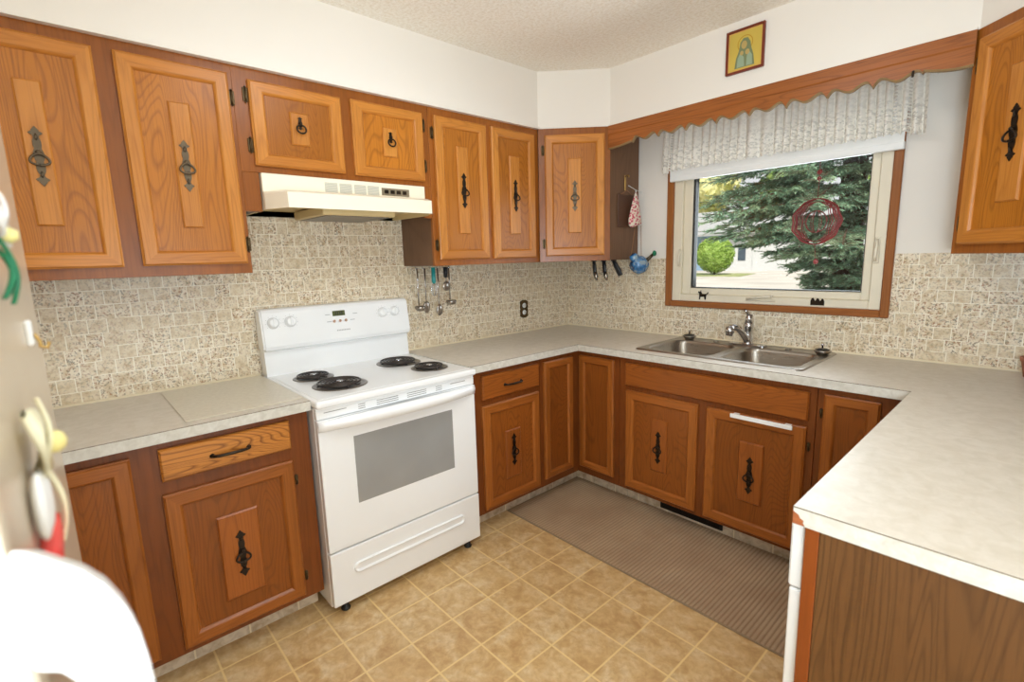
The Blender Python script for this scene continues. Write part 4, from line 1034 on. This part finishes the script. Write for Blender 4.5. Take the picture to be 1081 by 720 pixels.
b = MB(); b.tube([(0, .0, .112), (0, 0, .095), (0, 0, .06), (0, -.004, 0), (0, -.006, -.055), (0, -.004, -.085), (0, -.002, -.092)], [.007, .014, .030, .048, .064, .062, .04], 16)
for v in b.bm.verts: v.co.x *= .36
b.build('cloth', 'pink', t)
b = MB(); b.tube([(0, 0, .108), (0, 0, .126), (-.008, .002, .13)], .003, 6); b.tube([(-.004, -.075, .15), (0, 0, .128), (-.006, .075, .118)], .0014, 6); b.build('tie', 'white2', t)
t = thing('blue_bird_ornament', 'shiny blue stuffed ornament with a green tip dangling on strings beside the window', 'ornament', (SX + .066, -.100, 1.365))
b = MB(); b.ball((0, 0, -.004), .078, sub=3, scale=(.74, .84, .72)); b.ball((-.01, -.036, .040), .042, sub=2, scale=(.7, .9, .8))
for v in b.bm.verts: v.co += Vector((1, 1, 1)) * (.004 * math.sin(v.co.x * 90 + v.co.z * 130) * math.cos(v.co.y * 110))
b.build('body', 'blue', t)
b = MB(); b.tube([(.03, .024, .018), (.052, .040, .042), (.068, .052, .062)], [.016, .010, .009], 10); b.build('spout', 'pewter', t)
b = MB(); b.ball((.074, .056, .068), .015, sub=2, scale=(.8, 1, 1.2)); b.build('tip', 'green', t)
b = MB(); b.tube([(-.035, -.036, .065), (-.036, .005, .245)], .0016, 6); b.build('string', 'string', t)
b = MB(); b.tube([(-.005, .030, .050), (-.030, .060, .245)], .0016, 6); b.build('string', 'string', t)

# black handled tools under the corner cupboard
for i, (x, y, dxy, lab, sc) in enumerate(((.485, -.30, (-.0, .0), 'black scissor handle hanging leftmost under the corner cupboard', 1.0), (.535, -.262, (.0, .0), 'black peeler hanging in the middle under the corner cupboard', 1.0), (.585, -.225, (.030, -.0), 'black brush handle leaning rightmost under the corner cupboard', .85))):
    t = thing(('scissors', 'peeler', 'brush')[i], lab, ('scissors', 'peeler', 'brush')[i], (x, y, ZU - .0005))
    b = MB(); b.box(-.016, .016, -.010, .010, -.008, 0, 0, .002); b.tube([(0, 0, -.006), (.004 + dxy[0] * .4, 0, -.035), (.01 + dxy[0], 0, -.085 * sc), (.014 + dxy[0] * 1.3, 0, -.115 * sc)], [.010, .0145, .013, .008] if i != 2 else [.012, .017, .019, .016], 10)
    for v in b.bm.verts:
        if v.co.z < -.01: v.co.y *= .6
    b.build('handle', 'blackp', t)
    if i < 2:
        b = MB(); b.tube([(.014, .0, -.075), (.02, 0, -.105), (.024, 0, -.128)], [.009, .012, .006], 8); b.build('blade', 'steel', t)

# ------------------------------------------------------------------ icon
t = thing('framed_icon', 'small gold religious picture in a mahogany frame above the window valance', 'picture', (1.404, -DX - .0005, 2.364))
fw, fh, th = .0885, .0965, .012
b = MB()
for (x0, x1, z0, z1) in ((-fw, -fw + .010, -fh, fh), (fw - .010, fw, -fh, fh), (-fw + .010, fw - .010, -fh, -fh + .010), (-fw + .010, fw - .010, fh - .010, fh)): b.box(x0, x1, -.016, 0, z0, z1, 0, .002)
b.build('frame', 'mahog', t)
b = MB(); b.box(-fw + .010, fw - .010, -.008, -.0005, -fh + .010, fh - .010, 0); b.box(-fw + .015, fw - .015, -.0085, -.008, -fh + .015, fh - .015, 1)
def disc(b, cx, cz, rx, rz, y0, y1, mi, n=24): b.prism([(cx + rx * math.cos(2 * PI * k / n), cz + rz * math.sin(2 * PI * k / n)) for k in range(n)], y0, y1, 'xz', mi)
disc(b, .0, .028, .036, .036, -.0085, -.0088, 2); disc(b, .0, .028, .032, .032, -.0088, -.0090, 1)
b.prism([(-.046, -.075), (.046, -.075), (.040, -.03), (.030, .0), (.024, .03), (.012, .05), (-.008, .052), (-.022, .036), (-.028, .0), (-.040, -.03)], -.0090, -.0094, 'xz', 3)
b.prism([(-.036, -.072), (.0, -.072), (-.004, -.03), (-.022, -.012), (-.032, -.03)], -.0094, -.0097, 'xz', 4); b.prism([(.008, -.072), (.036, -.072), (.034, -.03), (.02, -.01), (.010, -.03)], -.0094, -.0097, 'xz', 4)
disc(b, -.004, .022, .013, .018, -.0094, -.0098, 5); disc(b, .012, -.012, .010, .012, -.0097, -.0100, 5); disc(b, -.014, -.012, .008, .010, -.0097, -.0100, 5)
b.build('painting', ['tanl', 'gold', 'gold2', 'robe2', 'robe', 'face'], t)

# ------------------------------------------------------------------ terracotta pot at the far right of the counter
t = thing('terracotta_pot', 'small terracotta pot on the counter, cut by the right edge below the wall cupboard', 'pot', (2.49, -.11, .9145))
b = MB(); b.lathe([(.0, 0), (.036, 0), (.046, .060), (.050, .062), (.052, .078), (.047, .078), (.042, .060), (.034, .01), (0, .01)], (0, 0, 0)); b.build('pot', 'terra', t)

# ------------------------------------------------------------------ outside
GZ = -.42
b = MB(); b.box(-70, 60, .2, 90, GZ - .2, GZ); o = struct('ground', b, 'concrete')
b = MB(); b.prism([(-40, 34), (-13.5, 34.6), (-14.5, 40), (-40, 41)], GZ, GZ + .03, 'xy'); o = b.build('front_lawn', 'lawn'); o['label'] = 'strip of lawn around the round bush across the driveway'; o['category'] = 'lawn'; o['kind'] = 'stuff'
def leafcloud(b, n, fn, size, mi=0):
    for _ in range(n):
        c, nm = fn(); q = Vector((random.gauss(0, 1), random.gauss(0, 1), random.gauss(0, 1))).normalized(); a = q.cross(nm if abs(q.dot(nm)) < .95 else Vector((0, 0, 1))).normalized(); d = a.cross(q).normalized()
        s_ = size * random.uniform(.6, 1.3)
        f = b.bm.faces.new([b.bm.verts.new(c + a * s_), b.bm.verts.new(c + d * s_ * .6), b.bm.verts.new(c - a * s_), b.bm.verts.new(c - d * s_ * .6)]); f.material_index = mi
def sph():
    while True:
        v = Vector((random.uniform(-1, 1), random.uniform(-1, 1), random.uniform(-1, 1)))
        if .05 < v.length < 1: return v
t = thing('round_bush', 'round clipped light-green bush outside the window, in front of the pale blue house', 'bush', (-16.7, 37.2, GZ + .034))
b = MB(); R_ = 1.45
b.ball((0, 0, 1.60), R_ * .9, sub=3)
def fb():
    v = sph().normalized(); return Vector((0, 0, 1.60)) + v * R_ * random.uniform(.88, 1.04), v
leafcloud(b, 6000, fb, .07); b.build('foliage', 'bush', t, fix=False)
b = MB(); b.tube([(0, 0, 0), (0, 0, .6)], [.12, .1]); b.build('stem', 'bark', t)
# house across the road
t = thing('house', 'pale blue house with white garage and light roof seen through the window', 'house', (-20, 47, GZ))
b = MB(); b.box(-10, -.4, 0, 8, 0, 3.55); b.build('wall', 'siding', t)
b = MB(); b.box(-.4, 9, -.6, 8, 0, 3.55); b.build('garage_wall', 'whites', t)
b = MB(); yA, yM, yZ = -1.3, 4, 9
b.prism([(yA, 3.45), (yA, 3.65), (yM, 6.2), (yZ, 3.65), (yZ, 3.45), (yM, 5.9)], -11, 10, 'yz'); b.build('roof', 'roof', t)
b = MB(); b.box(-2.9, -2.1, -.08, 0, 1.7, 3.1); b.box(-2.8, -2.2, -.10, -.08, 1.8, 3.0, 1); b.build('window', ['whites', 'dglass'], t)
b = MB(); b.box(-8, -5, -.08, 0, 1.2, 3.1); b.box(-7.9, -5.1, -.10, -.08, 1.3, 3.0, 1); b.build('window', ['whites', 'dglass'], t)
b = MB(); b.box(1.2, 1.9, -.66, -.6, 1.0, 2.2, 0); b.build('window', 'dglass', t)
b = MB(); b.box(2.6, 8, -.70, -.6, 0, 2.6); b.build('garage_door', 'whites', t)
# broadleaf trees behind the house
for i, (x, y, r, h, mt, lab) in enumerate(((-40, 62, 4.6, 12.5, 'yleaf', 'yellow-green tree left behind the house across the road'), (-30.5, 62, 4.6, 13.5, 'yleaf', 'yellowing tree right behind the house roof across the road'), (-22, 66, 3.8, 13.5, 'gleaf', 'green broadleaf tree behind the house, partly hidden by the spruce'), (-9, 66, 6.0, 12, 'gleaf', 'green tree far behind the spruce branches'))):
    t = thing('broadleaf_tree', lab, 'tree', (x, y, GZ), 0)
    b = MB(); blobs = [(Vector((random.uniform(-.5, .5) * r, random.uniform(-.4, .4) * r, h * random.uniform(.35, .9))), r * random.uniform(.35, .55)) for _ in range(12)]
    for c, q in blobs: b.ball(c, q * .8, sub=2)
    def fb2():
        c, q = random.choice(blobs); v = sph().normalized(); return c + v * q * random.uniform(.75, 1.1), v
    leafcloud(b, 2200, fb2, .38); b.build('crown', mt, t, fix=False)
    b = MB(); b.tube([(0, 0, 0), (.1, 0, h * .5)], [.4, .2], 8); b.build('trunk', 'bark', t)
# big spruce close to the window
def spruce():
    verts, faces = [], []
    bv_, bf_ = [], []
    def seg(a, c, r0, r1):
        d = (c - a).normalized(); p = d.orthogonal().normalized(); q = d.cross(p); n0 = len(bv_)
        for P0, r in ((a, r0), (c, r1)):
            for k in range(4): an = PI / 2 * k; bv_.append(P0 + (p * math.cos(an) + q * math.sin(an)) * r)
        for k in range(4): bf_.append((n0 + k, n0 + (k + 1) % 4, n0 + 4 + (k + 1) % 4, n0 + 4 + k))
    def twig(a, d, L_, dens=1.0):
        d = d.normalized(); p = d.orthogonal().normalized(); q = d.cross(p)
        seg(a, a + d * L_, .006, .003)
        n = int(24 * L_ / .30 * dens)
        for i in range(n):
            u = (i + random.random()) / n; an = random.uniform(0, 2 * PI); out = (p * math.cos(an) + q * math.sin(an)) * .8 + d * .75; out.normalize()
            c = a + d * L_ * u; ln = random.uniform(.036, .056); w = d.cross(out)
            if w.length < 1e-4: continue
            w = w.normalized() * .0085; n0 = len(verts)
            verts.extend((c - w, c + w, c + out * ln + w * .3)); faces.append((n0, n0 + 1, n0 + 2))
    H = 9.2; lev = 0
    z = 1.15
    while z < 5.6:
        nb = random.randint(12, 15); a0 = random.uniform(0, 2 * PI)
        for k in range(nb):
            az = a0 + 2 * PI * k / nb + random.uniform(-.25, .25); 
            R_ = max(.7, min(3.15 * (1 - (z - .5) / H), .95 + (z - 1.1) * 1.55) + random.uniform(-.35, .2))
            if math.cos(az) < .2: R_ = min(R_, max(.5, 1.0 + (z - 1.75) * 1.9))
            dirv = Vector((math.cos(az), math.sin(az), 0))
            if dirv.y > .55: continue   # side away from the window stays thin
            droop = random.uniform(.16, .30); N = 12; pts = []
            for i in range(N + 1):
                u = i / N; pts.append(Vector((0, 0, z)) + dirv * R_ * u + Vector((0, 0, .10 * R_ * math.sin(u * PI * .5) - droop * R_ * u * u + .05 * R_ * u ** 6)))
            for i in range(N): seg(pts[i], pts[i + 1], .03 * (1 - i / N) + .006, .03 * (1 - (i + 1) / N) + .006)
            side = Vector((-dirv.y, dirv.x, 0))
            for i in range(3, N + 1):
                for s_ in (-1, 1):
                    for rep in range(3):
                        a = pts[i] - (pts[i] - pts[i - 1]) * random.random(); tl = (.52 * (1 - .55 * i / N)) * random.uniform(.7, 1.2)
                        dv = (dirv * random.uniform(.5, .9) + side * s_ * random.uniform(.5, 1.0) + Vector((0, 0, random.uniform(-.35, .10))))
                        twig(a, dv, tl)
                        if tl > .3:
                            for _ in range(2): twig(a + dv.normalized() * tl * random.uniform(.3, .8), dv + side * s_ * random.uniform(-.6, .9) + Vector((0, 0, random.uniform(-.4, .0))), tl * .5)
            twig(pts[-1], dirv + Vector((0, 0, .1)), .25)
        z += random.uniform(.20, .27)
    return verts, faces, bv_, bf_
v_, f_, bv_, bf_ = spruce()
t = thing('spruce_tree', 'large blue-green spruce tree filling the right of the window view', 'tree', (.10, 6.9, GZ))
def raw(name, v, f, mat, par):
    me = bpy.data.meshes.new(name); me.from_pydata([tuple(p) for p in v], [], f); me.materials.append(M[mat]); o = bpy.data.objects.new(name, me); COL.objects.link(o); o.parent = par; return o
raw('needles', v_, f_, 'spruce', t); raw('branches', bv_, bf_, 'bark', t)
b = MB(); b.tube([(0, 0, 0), (0, 0, 3), (0, 0, 6.5), (0, 0, 8.8)], [.24, .18, .1, .02], 10); b.build('trunk', 'bark', t)
# wind spinner hanging outside
t = thing('wind_spinner', 'round red wire wind spinner hanging outside the window', 'wind spinner', (1.552, .35, 1.583))
b = MB()
for k in range(9):
    a = PI * k / 9; 
    for r_, w_ in ((.122, .0027), (.106, .0018)):
        pts = [Vector((r_ * (1 + .05 * math.sin(9 * p_)) * math.sin(p_) * math.cos(a * .45 - .7), r_ * math.sin(p_) * math.sin(a * .45 - .7) * .8, r_ * 1.03 * math.cos(p_))) for p_ in [2 * PI * j / 36 for j in range(36)]]
        b.tube(pts, w_, 5, closed=True)
b.build('outer_rings', 'red', t)
b = MB()
for k in range(4):
    a = PI * k / 4
    pts = [Vector((.055 * math.sin(p_) * math.cos(a), .055 * math.sin(p_) * math.sin(a), .060 * math.cos(p_))) for p_ in [2 * PI * j / 24 for j in range(24)]]
    b.tube(pts, .0018, 5, closed=True)
b.build('inner_rings', 'red', t)
b = MB(); b.tube([(0, 0, .118), (0, 0, .33), (0, 0, .55)], .0016, 5); b.ball((0, 0, .235), .012, sub=2); b.ball((0, 0, .27), .016, sub=1, scale=(1, .4, 1)); b.tube([(0, 0, -.118), (.01, 0, -.21)], .0012, 5); b.ball((.012, 0, -.222), .014, sub=2, scale=(1, .6, 1.2)); b.build('hanging_cord', 'red', t)
b = MB(); b.box(-.5, 6, .16, 1.0, 2.13, 2.18); struct('trim_3', b, 'whites')   # roof eave above the window, carries the spinner
